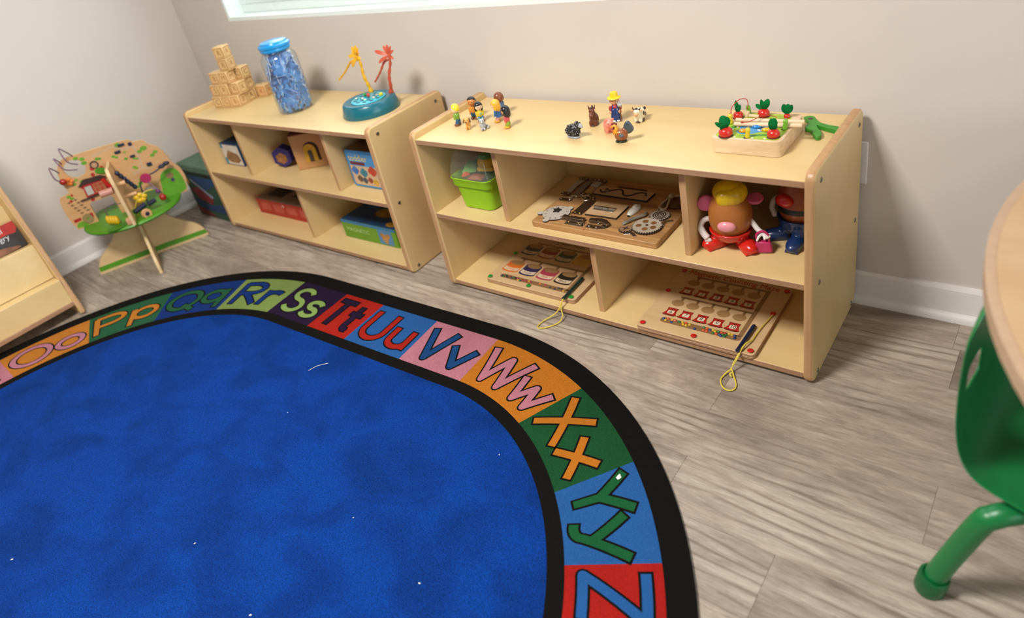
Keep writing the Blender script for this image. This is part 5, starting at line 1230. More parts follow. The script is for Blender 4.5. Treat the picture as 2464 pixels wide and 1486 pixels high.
for (i, j), n_ in zip([(-.45, -.85), (.57, -.85), (1.2, .17)], ['third-row alphabet block at the left under the upright pair', 'third-row alphabet block at the right under the upright pair', 'third-row alphabet block behind the upright pair']): block(n_, i, j, 2)
block('upright alphabet block just below the top of the tower', .80, -.60, 3, turn=.12)
block('topmost alphabet block of the tower', .80, -.60, 4, turn=.18)

# ---- jar of puzzle pieces
JX, JY = -.795, .160
jar = thing('puzzle_jar', 'tall clear plastic jar with a bright blue screw lid', 'jar', (JX, JY, LT))
JARP = [(0, .001), (.060, .001), (.067, .004), (.0695, .012), (.0695, .196), (.066, .212), (.056, .226), (.047, .232), (.046, .246)]
MB().lathe(JARP + [(.0445, .246), (.0445, .231), (.0545, .225), (.0645, .211), (.068, .195), (.068, .013), (.065, .006), (.058, .0030), (0, .0030)], 40).build('jar', mat('jar_plastic', 'e4eef6', rough=.08, alpha=.03), jar, smooth=50)
MB().lathe([(0, .270), (.044, .270), (.050, .268), (.0525, .262), (.056, .261), (.0605, .258), (.0605, .250), (.057, .247), (.0575, .238), (.054, .2335), (.0475, .2335), (.0475, .262), (0, .262)], 40).build('lid', mat('lid_blue', '1d8fd0', rough=.25, noise=(40, .04), coat=.2), jar, smooth=40)
# jigsaw piece: square with knobs and sockets
def piece_poly(s, kn):
    out = []
    dirs = [((-1, -1), (1, -1)), ((1, -1), (1, 1)), ((1, 1), (-1, 1)), ((-1, 1), (-1, -1))]
    for (a, b), k in zip(dirs, kn):
        a = Vector((a[0] * s, a[1] * s)); b = Vector((b[0] * s, b[1] * s)); d = (b - a); n = Vector((d.y, -d.x)).normalized(); L = d.length
        out.append(tuple(a))
        if k:
            c = (a + b) / 2 + n * (k * s * .28)
            a0 = math.atan2(-n.y * k, -n.x * k)
            for i in range(1, 8):
                an = a0 + (2 * PI * i / 8) * (1 if k > 0 else -1)
                out.append((c.x + s * .30 * math.cos(an), c.y + s * .30 * math.sin(an)))
    return out
PIECES = []
for kn in ((1, -1, 1, 0), (-1, 1, 0, 1), (0, 1, -1, 1), (1, 1, -1, -1)):
    mb = MB().prism(piece_poly(.0250, kn), -.0013, .0013, 1)
    mb.m[1] = 0
    PIECES.append(mb)
def sea_print(name, a, b, c):
    m = mat(name, a, rough=.35, noise=(70, .3)); nt = m.node_tree; N = nt.nodes; K = nt.links
    tc = N.new('ShaderNodeTexCoord'); oi = N.new('ShaderNodeObjectInfo'); ad = N.new('ShaderNodeVectorMath'); ad.operation = 'ADD'
    K.new(tc.outputs['Object'], ad.inputs[0]); K.new(oi.outputs['Location'], ad.inputs[1])
    nz = N.new('ShaderNodeTexNoise'); nz.inputs['Scale'].default_value = 38; nz.inputs['Detail'].default_value = 2; K.new(ad.outputs[0], nz.inputs[0])
    r = N.new('ShaderNodeValToRGB'); e = r.color_ramp.elements; e[0].position = .36; e[0].color = srgb(c); e[1].position = .68; e[1].color = srgb(b); x = e.new(.48); x.color = srgb(a); x = e.new(.58); x.color = srgb(a)
    K.new(nz.outputs['Fac'], r.inputs[0]); K.new(r.outputs[0], N['Principled BSDF'].inputs['Base Color'])
    return m
SEA = [sea_print('sea_print_light', '4a8ccb', '86b9e6', '1d4a8a'), sea_print('sea_print_mid', '3a78bc', '74abdf', '1b3f78'), sea_print('sea_print_deep', '234f88', '4f88c2', '12294c'), sea_print('sea_print_coral', '3fa8b8', 'd68fb8', '5aa83a')]
CARD = mat('card_edge', 'dfe6ea', rough=.7, noise=(60, .05))
rj = random.Random(21)
protos = []
for idx, mb in enumerate(PIECES):
    for sm in SEA:
        me = mb
        protos.append((idx, sm))
pm_cache = {}
def puzzle_piece(M, idx, sm):
    key = (idx, sm.name)
    if key not in pm_cache:
        b = MB(); b.v = list(PIECES[idx].v); b.f = list(PIECES[idx].f); b.m = list(PIECES[idx].m)
        o = b.build('puzzle_piece', [sm, CARD], smooth=0); pm_cache[key] = o.data
    else:
        o = bpy.data.objects.new('puzzle_piece', pm_cache[key]); COL.objects.link(o)
    o.matrix_world = M
    tag(o, 'blue jigsaw piece among those filling the blue-lidded jar', 'puzzle piece', 'jigsaw pieces in the jar')
for lvl in range(10):
    z = .030 + lvl * .0186
    n = 6
    for i in range(n):
        a = 2 * PI * (i + rj.random() * .6) / n
        r = .053 if z < .165 else .040
        tilt = rj.uniform(72, 100)
        M = T(JX + r * math.cos(a), JY + r * math.sin(a), LT + z + rj.uniform(-.004, .004), a) @ Matrix.Rotation(R_(tilt), 4, 'Y') @ Matrix.Rotation(rj.uniform(0, 6.28), 4, 'Z')
        w = rj.random(); puzzle_piece(M, rj.randrange(4), SEA[0 if w < .42 else 1 if w < .75 else 2 if w < .92 else 3])
    for i in range(2):
        a = rj.uniform(0, 6.28); M = T(JX + .018 * math.cos(a), JY + .018 * math.sin(a), LT + z, a) @ Matrix.Rotation(R_(rj.uniform(-35, 35)), 4, 'Y') @ Matrix.Rotation(rj.uniform(0, 6.28), 4, 'Z')
        puzzle_piece(M, rj.randrange(4), SEA[rj.randrange(3)])
# ---- fishing game
FX, FY_ = -.385, .195
fg = thing('fishing_game', 'round teal fishing game with a turquoise pond disc', 'toy', (FX, FY_, LT))
TEAL = mat('teal_plastic', '0d6273', rough=.28, noise=(40, .04), coat=.2)
MB().lathe([(0, 0), (.104, 0), (.105, .004), (.096, .040), (.092, .0445), (.088, .046), (.070, .0455), (.066, .043), (0, .043)], 56).build('base', TEAL, fg, smooth=35)
pd = MB().lathe([(0, .0432), (.063, .0432), (.063, .0458), (.061, .0466), (0, .0466)], 48).build('pond', mat('turquoise_plastic', '27b3c9', rough=.25, noise=(30, .05), coat=.2), fg, smooth=35)
slots = []
for rad, n, off in ((.047, 11, 0.1), (.027, 6, .4), (.0, 1, 0)):
    for i in range(n): slots.append((rad * math.cos(off + 2 * PI * i / n), rad * math.sin(off + 2 * PI * i / n)))
for x, y in slots: MB().prism(circ(x, y, .0085, 16, .0062), .0467, .0469).build('fish_slot', mat('slot_teal', '0b4a58', rough=.5, noise=(40, .05)), pd, smooth=0)
fishc = ['2f9a3a', 'd8402a', 'd8d23a', 'e0c9c0', 'c8d8c0', 'dfe2cf', 'c05a4a', 'bfae9a']
lblf = {0: 'green', 1: 'red', 2: 'yellow'}
fpos = [(-.030, .012, 0), (-.008, .010, 1), (.046, .024, 2), (.030, .000, 3), (-.044, -.018, 4), (-.014, -.014, 5), (.010, -.024, 4), (.020, .026, 7)]
fl_names = ['green toy fish standing proud in the pond disc', 'red toy fish raised highest in the pond disc', 'yellow toy fish near the orange palm rod', 'cream toy fish left of the yellow fish in the pond disc', 'pale toy fish at the left rim of the pond disc', 'pale toy fish in the middle of the pond disc', 'pale toy fish at the front rim of the pond disc', 'beige toy fish at the back rim of the pond disc']
for (x, y, c), lb in zip(fpos, fl_names):
    hgt = .012 if c < 3 else .004
    t = thing('toy_fish', lb, 'toy', (FX + x, FY_ + y, LT + .0472), x * 30, 'plastic fish in the fishing game')
    MB().ell((0, 0, hgt * .5), (.0085 if c < 3 else .006, .0050, hgt * .5 + .001), 14, 8).build('body', plastic(fishc[c], .35), t)
    MB().ell((-.0045, -.0035, hgt * .75), (.0012, .0012, .0012), 8, 6).build('eye', EYE, t)
def palm(label, x, y, col, lean, h, tip, leaves):
    t = thing('palm_rod', label, 'toy', (x, y, LT + .044), 0, 'palm tree fishing rods')
    m = plastic(col, .4); rr = random.Random(len(label))
    top = Vector((lean[0], lean[1], h))
    n = 24; path = []; rad = []
    for i in range(n + 1):
        u = i / n; path.append((top.x * u + .0022 * math.sin(u * 9), top.y * u + .0022 * math.cos(u * 8), h * u)); rad.append(.0066 - .0024 * u + .0011 * math.sin(u * 34) + (.0022 if u < .12 else 0))
    MB().tube(path, rad, 9).build('trunk', m, t)
    br = spline([tuple(top + Vector((0, 0, -.012))), tuple(top.lerp(Vector(tip), .3) + Vector((0, 0, .006))), tuple(top.lerp(Vector(tip), .65)), tip], 7)
    MB().tube(br, [.0046 - .0014 * i / len(br) + .0008 * math.sin(i * 1.9) for i in range(len(br))], 8).ell(tip, (.0038, .0038, .0038), 10, 7).build('line_branch', m, t)
    for (dx, dy, dz, w) in leaves:
        mb = MB(); leaf(mb, tuple(top), tuple(top + Vector((dx, dy, dz))), w, (.3, -.8, .5)); mb.build('frond', m, t, smooth=50)
    MB().ell(tuple(top), (.007, .007, .008), 12, 8).build('crown', m, t)
palm('yellow palm tree fishing rod standing in the fishing game', -.431, .250, 'e3a820', (-.008, -.006, 0), .138, (-.146, -.012, .050), [(-.040, -.006, .002, .0070), (.016, 0, .014, .0055), (.004, .004, .038, .0066), (-.012, 0, .036, .0060), (.018, .002, .030, .0050), (-.022, .002, .020, .0060), (.022, -.004, -.010, .0050), (-.030, -.010, -.036, .0085), (.010, -.010, .022, .0060)])
palm('orange palm tree fishing rod standing in the fishing game', -.327, .252, 'c4553a', (.060, -.008, 0), .140, (-.046, -.014, .048), [(-.056, -.010, .020, .0070), (.022, 0, .034, .0056), (.000, .004, .038, .0060), (-.020, .004, .034, .0060), (.030, 0, .020, .0050), (-.050, -.012, -.022, .0065), (.022, -.004, -.010, .0050), (.020, -.004, .014, .0055)])

# ================================================================ INSIDE THE LEFT SHELF
def lbox(name, label, cat, x0, x1, y0, y1, z, h, parts, rot=0.0):
    c = ML @ Vector(((x0 + x1) / 2, (y0 + y1) / 2, z + .0004))
    return thing(name, label, cat, tuple(c), LTH + rot), (x1 - x0) / 2, (y1 - y0) / 2
# picture box, upper left
t, a, b = lbox('puzzle_box', 'small blue and white picture box in the leftmost top compartment', 'box', .028, .172, .088, .285, Z2, .105, None)
MB().box((-a, -b, 0), (a, b, .103)).build('carton', mat('box_navy', '1b3a5a', rough=.45, noise=(20, .1)), t, bevel=.0015)
MB().box((-a + .003, -b - .0004, .004), (a - .003, -b - .0001, .098)).build('front_print', mat('box_white', 'cfc6ba', rough=.45, noise=(14, .1)), t, smooth=0)
MB().prism([(-.058, .030), (-.020, .072), (.050, .058), (.062, .030), (.030, .012), (-.030, .016)], 0, .0003, 0, Matrix(((1, 0, 0, 0), (0, 0, -1, -b - .0004), (0, 1, 0, 0), (0, 0, 0, 1)))).build('front_picture', mat('box_brown', '8a6244', rough=.5, noise=(60, .5)), t, smooth=0)
MB().box((-a + .003, -b - .0008, .004), (-a + .022, -b - .0004, .034)).box((-a + .003, -b - .0008, .080), (-a + .020, -b - .0004, .098)).build('front_badge', mat('box_cyan', '2f86a0', rough=.45, noise=(30, .1)), t, smooth=0)
# navy hexagon block
t = thing('hexagon_block', 'navy hexagonal shape-sorter block beside the wooden sorting box', 'block', tuple(ML @ Vector((.408, .150, Z2 + .0004))), LTH + .35)
MB().prism([(.050 * math.cos(R_(60 * i + 30)), .048 + .048 * math.sin(R_(60 * i + 30)) + .0) for i in range(6)], -.022, .022, 0, T(0, 0, 0, 0, R_(90))).build('prism', mat('navy_paint', '2a2360', rough=.4, noise=(30, .06)), t, bevel=.003)
MB().prism([(.030 * math.cos(R_(60 * i + 30)), .044 + .026 * math.sin(R_(60 * i + 30))) for i in range(6)], .0221, .0226, 0, T(0, 0, 0, 0, R_(90))).build('picture', mat('block_orange', '8a5a32', rough=.5, noise=(50, .4)), t, smooth=0)
# wooden sorting box with arch
t = thing('sorting_box', 'wooden sorting box with yellow arch opening and maroon top', 'toy', tuple(ML @ Vector((.535, .228, Z2 + .0004))), LTH + R_(36))
w = .073; M_SORT = mat('sorter_wood', 'c08e5c', rough=.5, wood=('9d6f42', (10, 10, 30), .5))
MB().box((-w, -w, 0), (w, w, .150)).build('body', M_SORT, t, bevel=.003)
MB().prism([(-w, -w), (w, -w), (w, w), (-w, w)], .1505, .1555).build('top', mat('maroon_paint', '5c1418', rough=.45, noise=(30, .06)), t, bevel=.002)
Fm = Matrix(((1, 0, 0, 0), (0, 0, -1, -w - .0002), (0, 1, 0, 0), (0, 0, 0, 1)))
def archp(r, h, cx=0.0, base=.030): return [(cx - r, base), (cx - r, h)] + [(cx + r * math.cos(R_(a)), h + r * math.sin(R_(a))) for a in range(165, 14, -15)] + [(cx + r, h), (cx + r, base)]
o = MB().prism(archp(.032, .082, .004), 0, .0006, 0, Fm).build('arch_outline', M_BURN, t, smooth=0)
MB().prism(archp(.026, .080, -.002), .0006, .0030, 0, Fm).build('arch', mat('sorter_yellow', 'c8991c', rough=.4, noise=(30, .06)), o, smooth=0)
MB().prism(archp(.009, .072, -.002), .0030, .0036, 0, Fm).build('arch_slot', M_DARK, o, smooth=0)
# puzzle tin
t, a, b = lbox('puzzle_tin', 'blue toddler puzzle tin with a picture front in the left shelf', 'tin', .918, 1.155, .085, .190, Z2, .145, None)
MB().prism(rrect(-a, 0, a, .148, .012, 4), -b, b, 0, T(0, 0, 0, 0, R_(90))).build('tin', mat('tin_blue', '2f7fb8', rough=.3, noise=(20, .05)), t, bevel=.003)
MB().box((-a + .006, -b + .004, .1482), (a - .006, b - .004, .1486)).build('top_print', mat('tin_brown', '7d5b35', rough=.4, noise=(40, .3)), t, smooth=0)
Fm = Matrix(((1, 0, 0, 0), (0, 0, -1, -b - .0001), (0, 1, 0, 0), (0, 0, 0, 1)))
fp = MB().prism(rrect(-a + .011, .010, a - .004, .136, .010, 4), 0, .0004, 0, Fm).build('front_print', mat('tin_cream', 'c9a987', rough=.4, noise=(25, .08)), t, smooth=0)
MB().prism(rrect(-a + .011, .088, a - .004, .136, .010, 4), .0004, .0006, 0, Fm).build('sky_print', mat('tin_sky', '4a8fc4', rough=.4, noise=(25, .1)), fp, smooth=0)
mb = MB(); text(mb, 'toddler', .034, Matrix.Translation((0, 0, 0)) @ Fm @ T(-.052, .118, .0008)); mb.build('title', mat('tin_yellow', 'e8c64a', rough=.4, noise=(30, .05)), fp, smooth=0)
MB().prism(rrect(-.100, .092, -.020, .104, .004, 3), .0006, .0009, 0, Fm).build('banner', mat('tin_maroon', '6a2a38', rough=.4, noise=(30, .05)), fp, smooth=0)
for x, y, r, c in ((-.085, .068, .017, '3f6fae'), (-.040, .062, .018, '3a7a8c'), (.010, .072, .020, 'b8432f'), (-.070, .036, .014, '5a4a3c'), (-.045, .030, .013, '46505c'), (-.015, .034, .012, '8c3a34'), (.012, .028, .014, 'd0a23c'), (.060, .050, .020, 'c0763a')):
    mb = MB()
    for q in range(4): mb.prism(circ(x + r * .5 * math.cos(q * 1.6), y + r * .4 * math.sin(q * 1.6), r * .62, 12), .0007 + q * .00005, .0009 + q * .00005, 0, Fm)
    mb.build('animal_print', mat('tin_pic_' + c, c, rough=.45, noise=(80, .3)), fp, smooth=0)
# red box, lower left
t, a, b = lbox('game_box', 'red flat game box with dark pictures on its lid', 'box', .082, .560, .119, .320, Z1, .076, None)
MB().box((-a, -b, 0), (a, b, .074)).build('carton', mat('box_red', 'a8201a', rough=.4, noise=(10, .08)), t, bevel=.0015)
MB().box((-a + .002, -b + .002, .0742), (a - .002, b - .002, .0746)).build('lid_print', mat('box_taupe', '8a7464', rough=.45, noise=(14, .12)), t, smooth=0)
MB().box((-a + .030, -b + .040, .0747), (-a + .150, b - .02, .0750)).build('lid_picture', mat('box_black', '1a1c22', rough=.4, noise=(30, .2)), t, smooth=0)
MB().box((-a + .200, -b + .060, .0747), (-a + .300, b - .02, .0750)).build('lid_picture', mat('box_dark_brown', '3a2c20', rough=.4, noise=(30, .2)), t, smooth=0)
Fm = Matrix(((1, 0, 0, 0), (0, 0, -1, -b - .0001), (0, 1, 0, 0), (0, 0, 0, 1)))
for i in range(4): MB().prism(rrect(-a + .030 + i * .098, .022, -a + .105 + i * .098, .060, .012, 4), 0, .0004, 0, Fm).build('side_print', mat('box_red_light', 'b84a42', rough=.45, noise=(40, .15)), t, smooth=0)
MB().prism([(-.030 + .012 * math.cos(R_(72 * i + (36 if j else 0))) * (.5 if j else 1), .060 + .010 * math.sin(R_(72 * i + (36 if j else 0))) * (.5 if j else 1)) for i in range(5) for j in (0, 1)], .0005, .0008, 0, Fm).build('side_star', mat('box_pale_pink', 'd59a92', rough=.45, noise=(40, .05)), t, smooth=0)
# green box, lower right
t, a, b = lbox('game_box', 'green and blue game box with an animal picture in the left shelf', 'box', .733, 1.050, .092, .300, Z1, .088, None)
MB().box((-a, -b, 0), (a, b, .082)).build('carton', mat('box_green', '5e8f1e', rough=.4, noise=(10, .1)), t, bevel=.0015)
MB().box((-a + .001, -b + .001, .0822), (a - .001, b - .001, .0826)).build('lid_print', mat('box_blue_dark', '173a5c', rough=.4, noise=(12, .3)), t, smooth=0)
Fm = Matrix(((1, 0, 0, 0), (0, 0, -1, -b - .0001), (0, 1, 0, 0), (0, 0, 0, 1)))
MB().box((-a, -b - .0006, .070), (a, -b - .0001, .0822)).build('edge_print', mat('box_blue', '2d6f9c', rough=.4, noise=(20, .1)), t, smooth=0)
mb = MB(); text(mb, 'MAGNETIC', .024, Fm @ T(-.065, .042, .0004), sx=1.15); mb.build('title', mat('box_pale_green', 'b7c98a', rough=.45, noise=(30, .05)), t, smooth=0)
pc = MB().prism(rrect(.055, .006, .135, .070, .004, 3), 0, .0005, 0, Fm).build('side_picture', mat('box_sky', '4a7fa8', rough=.45, noise=(20, .1)), t, smooth=0)
mb = MB()
for q, (x, y, r) in enumerate(((.092, .034, .018), (.078, .048, .010), (.112, .046, .010), (.096, .018, .009))): mb.prism(circ(x, y, r, 14), .0006 + q * .0001, .0008 + q * .0001, 0, Fm)
mb.build('animal_print', mat('box_tan', 'a8763f', rough=.5, noise=(80, .4)), pc, smooth=0)
for x, y, r, c in ((.02, -.01, .055, '8a6a22'), (-.09, .03, .04, '24508a'), (.11, .05, .04, '7a3a24'), (.115, -.075, .028, 'b8862a')): MB().prism(circ(x, y, r, 16, r * .6), .0827, .0830).build('lid_picture', mat('box_pic_' + c, c, rough=.4, noise=(40, .4)), t, smooth=0)
# ---- fabric toy chest between shelf and side wall
t = thing('toy_chest', 'fabric toy chest with dark green lid between shelf and side wall', 'storage box', (-1.575, .180, .0005))
a, b, H_ = .146, .170, .268
MB().box((-a, -b, 0), (a, b, H_)).build('body', mat('chest_green', '2c4a38', rough=.8, noise=(14, .2)), t, bevel=.006)
MB().box((-a - .007, -b - .008, H_ - .022), (a + .007, b + .004, H_ + .018)).build('lid', mat('chest_lid', '4f6b56', rough=.75, noise=(8, .18)), t, bevel=.008)
MB().box((-a - .0076, -b - .0086, H_ - .030), (a + .0076, b + .0046, H_ - .012)).build('lid_trim', mat('chest_trim', '1d241f', rough=.8, noise=(20, .1)), t, bevel=.004)
Fm = Matrix(((1, 0, 0, 0), (0, 0, -1, -b - .0002), (0, 1, 0, 0), (0, 0, 0, 1)))
for i, (poly, c) in enumerate((([(-.146, .232), (-.128, .232), (-.110, .178), (-.130, .178)], 'c79a2e'), ([(-.110, .225), (.02, .160), (.06, .170), (.146, .205), (.146, .225)], '22406a'), ([(-.10, .200), (.05, .115), (.07, .125), (-.085, .205)], '8d93a8'), ([(-.120, .150), (-.05, .165), (.06, .110), (.03, .080), (-.08, .100)], '7d2b2a'), ([(-.146, .100), (.0, .075), (.146, .090), (.146, .040), (-.09, .045)], '273a5e'), ([(-.140, .052), (-.06, .045), (.03, .010), (-.11, .008)], '6d2a28'))):
    MB().prism(poly, .0001 + i * .0003, .0004 + i * .0003, 0, Fm).build('print', mat('chest_print_' + c, c, rough=.75, noise=(40, .15)), t, smooth=0)
# ================================================================ ACTIVITY TREE by the side wall
AT = thing('activity_tree', 'wooden activity tree with bead wires, red house and green tray', 'activity toy', (-1.557, -.318, .0004), R_(64.41))
AW = mat('activity_wood', 'cf9f6d', rough=.5, wood=('b78754', (6, 6, 24), .5)); AWL = mat('activity_wood_pale', 'd8b98a', rough=.5, wood=('c09c68', (6, 6, 24), .5))
AG = mat('activity_green', '4f8f1a', rough=.42, noise=(30, .06)); ARED = mat('activity_red', 'a8241c', rough=.4, noise=(40, .06)); ANAVY = mat('activity_navy', '1a2038', rough=.4, noise=(40, .08)); ABRN = mat('activity_brown', '3c2418', rough=.6, noise=(40, .1))
def A_(s, z): return (s - .237, z)
MA = Matrix(((1, 0, 0, 0), (0, 0, -1, 0), (0, 1, 0, 0), (0, 0, 0, 1)))     # polygon (x,z) extruded toward -y
MBm = Matrix(((0, 0, 1, 0), (1, 0, 0, 0), (0, 1, 0, 0), (0, 0, 0, 1)))     # polygon (y,z) extruded along x
TH = .006
crown = [A_(*p[:2]) for p in spline([(.012, .226, 0), (.000, .300, 0), (.006, .372, 0), (.036, .384, 0), (.050, .396, 0), (.044, .440, 0), (.054, .492, 0), (.085, .526, 0), (.150, .530, 0), (.260, .528, 0), (.340, .524, 0), (.358, .508, 0), (.392, .504, 0), (.412, .478, 0), (.436, .458, 0), (.455, .415, 0), (.462, .376, 0), (.484, .338, 0), (.488, .285, 0), (.470, .230, 0)], 4)]
crown += [A_(.375, .226), A_(.375, .262), A_(.362, .292), A_(.335, .305), A_(.305, .292), A_(.292, .262), A_(.292, .226), A_(.192, .226), A_(.192, .310), A_(.185, .322), A_(.105, .322), A_(.098, .310), A_(.098, .226)]
holec = [A_(.114 + .040 * math.cos(2 * PI * i / 28), .476 + .038 * math.sin(2 * PI * i / 28)) for i in range(28)]
def with_hole(outer, hole, d0, d1, M, name, m, parent, mi=0):
    from mathutils.geometry import tessellate_polygon
    vs3 = [Vector((p[0], p[1], 0)) for p in outer], [Vector((p[0], p[1], 0)) for p in hole]
    tri = tessellate_polygon(list(vs3)); al = outer + hole; n = len(al); no = len(outer)
    vs = [(p[0], p[1], d0) for p in al] + [(p[0], p[1], d1) for p in al]
    fs = []
    for t3 in tri:
        a, b, c = (Vector(al[i]) for i in t3)
        ccw = (b - a).cross(c - a) > 0
        t4 = tuple(t3) if ccw else tuple(reversed(t3))
        fs.append(tuple(i + n for i in t4)); fs.append(tuple(reversed(t4)))
    nf = len(fs)
    for rngs in (range(no), range(no, n)):
        r = list(rngs)
        for i in range(len(r)): fs.append((r[i], r[(i + 1) % len(r)], r[(i + 1) % len(r)] + n, r[i] + n))
    mb = MB(); mb.add(vs, fs, [0] * nf + [1] * (len(fs) - nf), M)
    o = mb.build(name, m, parent, smooth=0)
    bm = bmesh.new(); bm.from_mesh(o.data); bmesh.ops.recalc_face_normals(bm, faces=bm.faces); bm.to_mesh(o.data); bm.free()
    return o
cr = with_hole(crown, holec, -TH, TH, MA, 'crown_board', [AW, AWL], AT)
skirt = [A_(*p[:2]) for p in spline([(.000, .0, 0), (.006, .030, 0), (.030, .070, 0), (.085, .115, 0), (.125, .160, 0), (.135, .222, 0)], 5)] + [A_(*p[:2]) for p in spline([(.340, .222, 0), (.348, .160, 0), (.390, .115, 0), (.445, .070, 0), (.468, .030, 0), (.474, .0, 0)], 5)]
MB().prism(skirt, -TH, TH, 0, MA, side=1).build('base_board', [AWL, AWL], AT, smooth=0)
st = [A_(.004, .012), A_(.470, .012), A_(.468, .032), A_(.30, .036), A_(.17, .036), A_(.006, .034)]
MB().prism(st, TH, TH + .0004, 0, MA).build('base_stripe', AG, AT, smooth=0)
MB().prism(skirt, -TH, TH, 0, Matrix.Rotation(R_(4), 4, 'Z') @ MBm, side=1).build('cross_base_board', [AWL, AWL], AT, smooth=0)
crossc = [(-.238, .240), (-.240, .425), (-.232, .460), (-.214, .482), (-.195, .484), (-.12, .470), (0, .462), (.12, .465), (.205, .460), (.24, .42), (.24, .240), (.15, .240), (.15, .30), (.10, .33), (-.10, .33), (-.15, .30), (-.15, .240)]
MB().prism(crossc, -TH, TH, 0, Matrix.Rotation(R_(3), 4, 'Z') @ MBm, side=1).build('cross_board', [AW, AWL], AT, smooth=0)
MB().lathe([(0, .213), (.190, .213), (.200, .217), (.204, .224), (.200, .231), (.190, .233), (0, .233)], 64).build('tray', AG, AT, smooth=40)
F = -TH  # face of the crown board toward the room is y = -TH
def dec(name, poly, m, d=.0006, d0=0.0, par=None): return MB().prism([A_(*p) for p in poly], TH + d0, TH + d0 + d, 0, MA).build(name, m, par or cr, smooth=0)
def apt(s, z, off): return (s - .237, -TH - off, z)
ALEAF = mat('print_leaf', '6a9a26', rough=.5, noise=(60, .15)); APPLE = mat('print_apple', 'b02a20', rough=.5, noise=(60, .1)); ATRK = mat('track_groove', 'bfa384', rough=.6, noise=(60, .08))
for s, z, r in ((.30, .515, .012), (.135, .515, .010), (.155, .505, .010), (.155, .487, .011), (.385, .470, .014), (.365, .462, .010), (.265, .475, .008), (.275, .468, .007), (.312, .478, .006), (.305, .450, .008), (.335, .440, .007), (.345, .436, .006), (.320, .405, .008), (.326, .398, .007), (.42, .44, .010), (.405, .43, .010), (.345, .352, .009), (.312, .33, .010), (.322, .345, .009), (.30, .32, .008), (.205, .487, .009), (.215, .484, .007), (.042, .372, .009), (.05, .362, .008), (.112, .418, .007), (.085, .415, .008), (.098, .43, .007), (.125, .352, .006)):
    dec('leaf_print', circ(s, z, r, 12, r * .75), ALEAF)
for s, z, r in ((.172, .455, .009), (.206, .448, .007), (.163, .430, .008), (.105, .393, .007), (.118, .386, .006), (.042, .352, .006), (.118, .330, .008), (.055, .375, .005)): dec('apple_print', circ(s, z, r, 14), APPLE)
dec('track', [(.19, .498), (.282, .515), (.292, .498), (.31, .490), (.345, .490), (.352, .484), (.345, .388), (.372, .375), (.374, .382), (.353, .391), (.358, .488), (.348, .496), (.312, .496), (.297, .502), (.286, .521), (.19, .504)], ATRK)
dec('track', [(.30, .405), (.305, .372), (.345, .388), (.344, .394), (.309, .380), (.305, .407)], ATRK)
for s, z, w, h in ((.312, .512, .013, .0055), (.345, .505, .007, .0070), (.288, .488, .012, .006), (.333, .453, .010, .005), (.378, .398, .010, .008)): MB().box((s - .237 - w, -TH - .006, z - h), (s - .237 + w, -TH, z + h)).build('sliding_car', ANAVY, cr, bevel=.002)
# owl window
o = MB().prism(circ(.186 - .237, .468, .0165, 22), TH, TH + .003, 0, MA).build('owl_ring', ABRN, cr, smooth=0); MB().prism(circ(.186 - .237, .467, .0115, 20), TH + .003, TH + .0036, 0, MA).build('owl_face', mat('owl_tan', 'b58a6a', rough=.5, noise=(80, .2)), o, smooth=0)
dec('leaf_flap', [p[:2] for p in spline([(.176, .438, 0), (.186, .450, 0), (.205, .448, 0), (.224, .434, 0), (.222, .424, 0), (.195, .424, 0)], 4, True)], AG, .006)
# red house
hs = dec('house', [(.103, .348), (.190, .350), (.190, .402), (.107, .404)], ARED, .006)
dec('roof', [(.092, .400), (.120, .424), (.185, .420), (.205, .408), (.200, .402), (.110, .402)], ABRN, .008, par=hs)
dec('house_window', [(.110, .354), (.136, .355), (.137, .392), (.112, .392)], mat('house_pane', 'b9b7ab', rough=.4, noise=(30, .05)), .0006, .0062, hs)
dec('house_door', [(.142, .355), (.186, .356), (.187, .396), (.143, .394)], mat('house_door_wood', 'b0734a', rough=.5, noise=(60, .15)), .0006, .0062, hs)
for i in range(2):
    for j in range(2): dec('door_square', [(.147 + .019 * i, .360 + .018 * j), (.160 + .019 * i, .360 + .018 * j), (.160 + .019 * i, .373 + .018 * j), (.147 + .019 * i, .373 + .018 * j)], mat('door_red', 'b84a2c', rough=.5, noise=(50, .1)), .0005, .0069, hs)
dec('ledge', [(.075, .338), (.222, .346), (.222, .351), (.075, .343)], ABRN, .008)
MB().tube([apt(.190, .405, .012), apt(.196, .378, .014), apt(.207, .352, .012)], .0085, 12).build('red_lever', mat('lever_red', 'c8281c', rough=.35, noise=(40, .05)), cr)
# fence marks, plate and hill on the left wing
for i in range(5):
    for dx, dz in ((.032, .348), (.058, .352)):
        s, z = dx + .006 * i, dz - .0145 * i
        dec('fence_print', [(s - .008, z - .0012), (s + .008, z - .0012), (s + .008, z + .0012), (s - .008, z + .0012)], ABRN); dec('fence_print', [(s - .0012, z - .005), (s + .0012, z - .005), (s + .0012, z + .005), (s - .0012, z + .005)], ABRN, .0007)
dec('red_print', [(.014, .258), (.042, .262), (.042, .274), (.014, .272)], ARED); dec('red_print', [(.078, .264), (.090, .258), (.092, .276), (.082, .282)], ARED)
dec('hill_print', [p[:2] for p in spline([(.016, .234, 0), (.022, .252, 0), (.042, .256, 0), (.056, .246, 0), (.054, .232, 0)], 4, True)], ALEAF)
o = dec('turning_disc', circ(.066, .262, .0195, 24), mat('disc_khaki', '8f7a4e', rough=.5, noise=(40, .1)), .006); dec('disc_pin', circ(.068, .262, .004, 12), AG, .002, .0062, o)
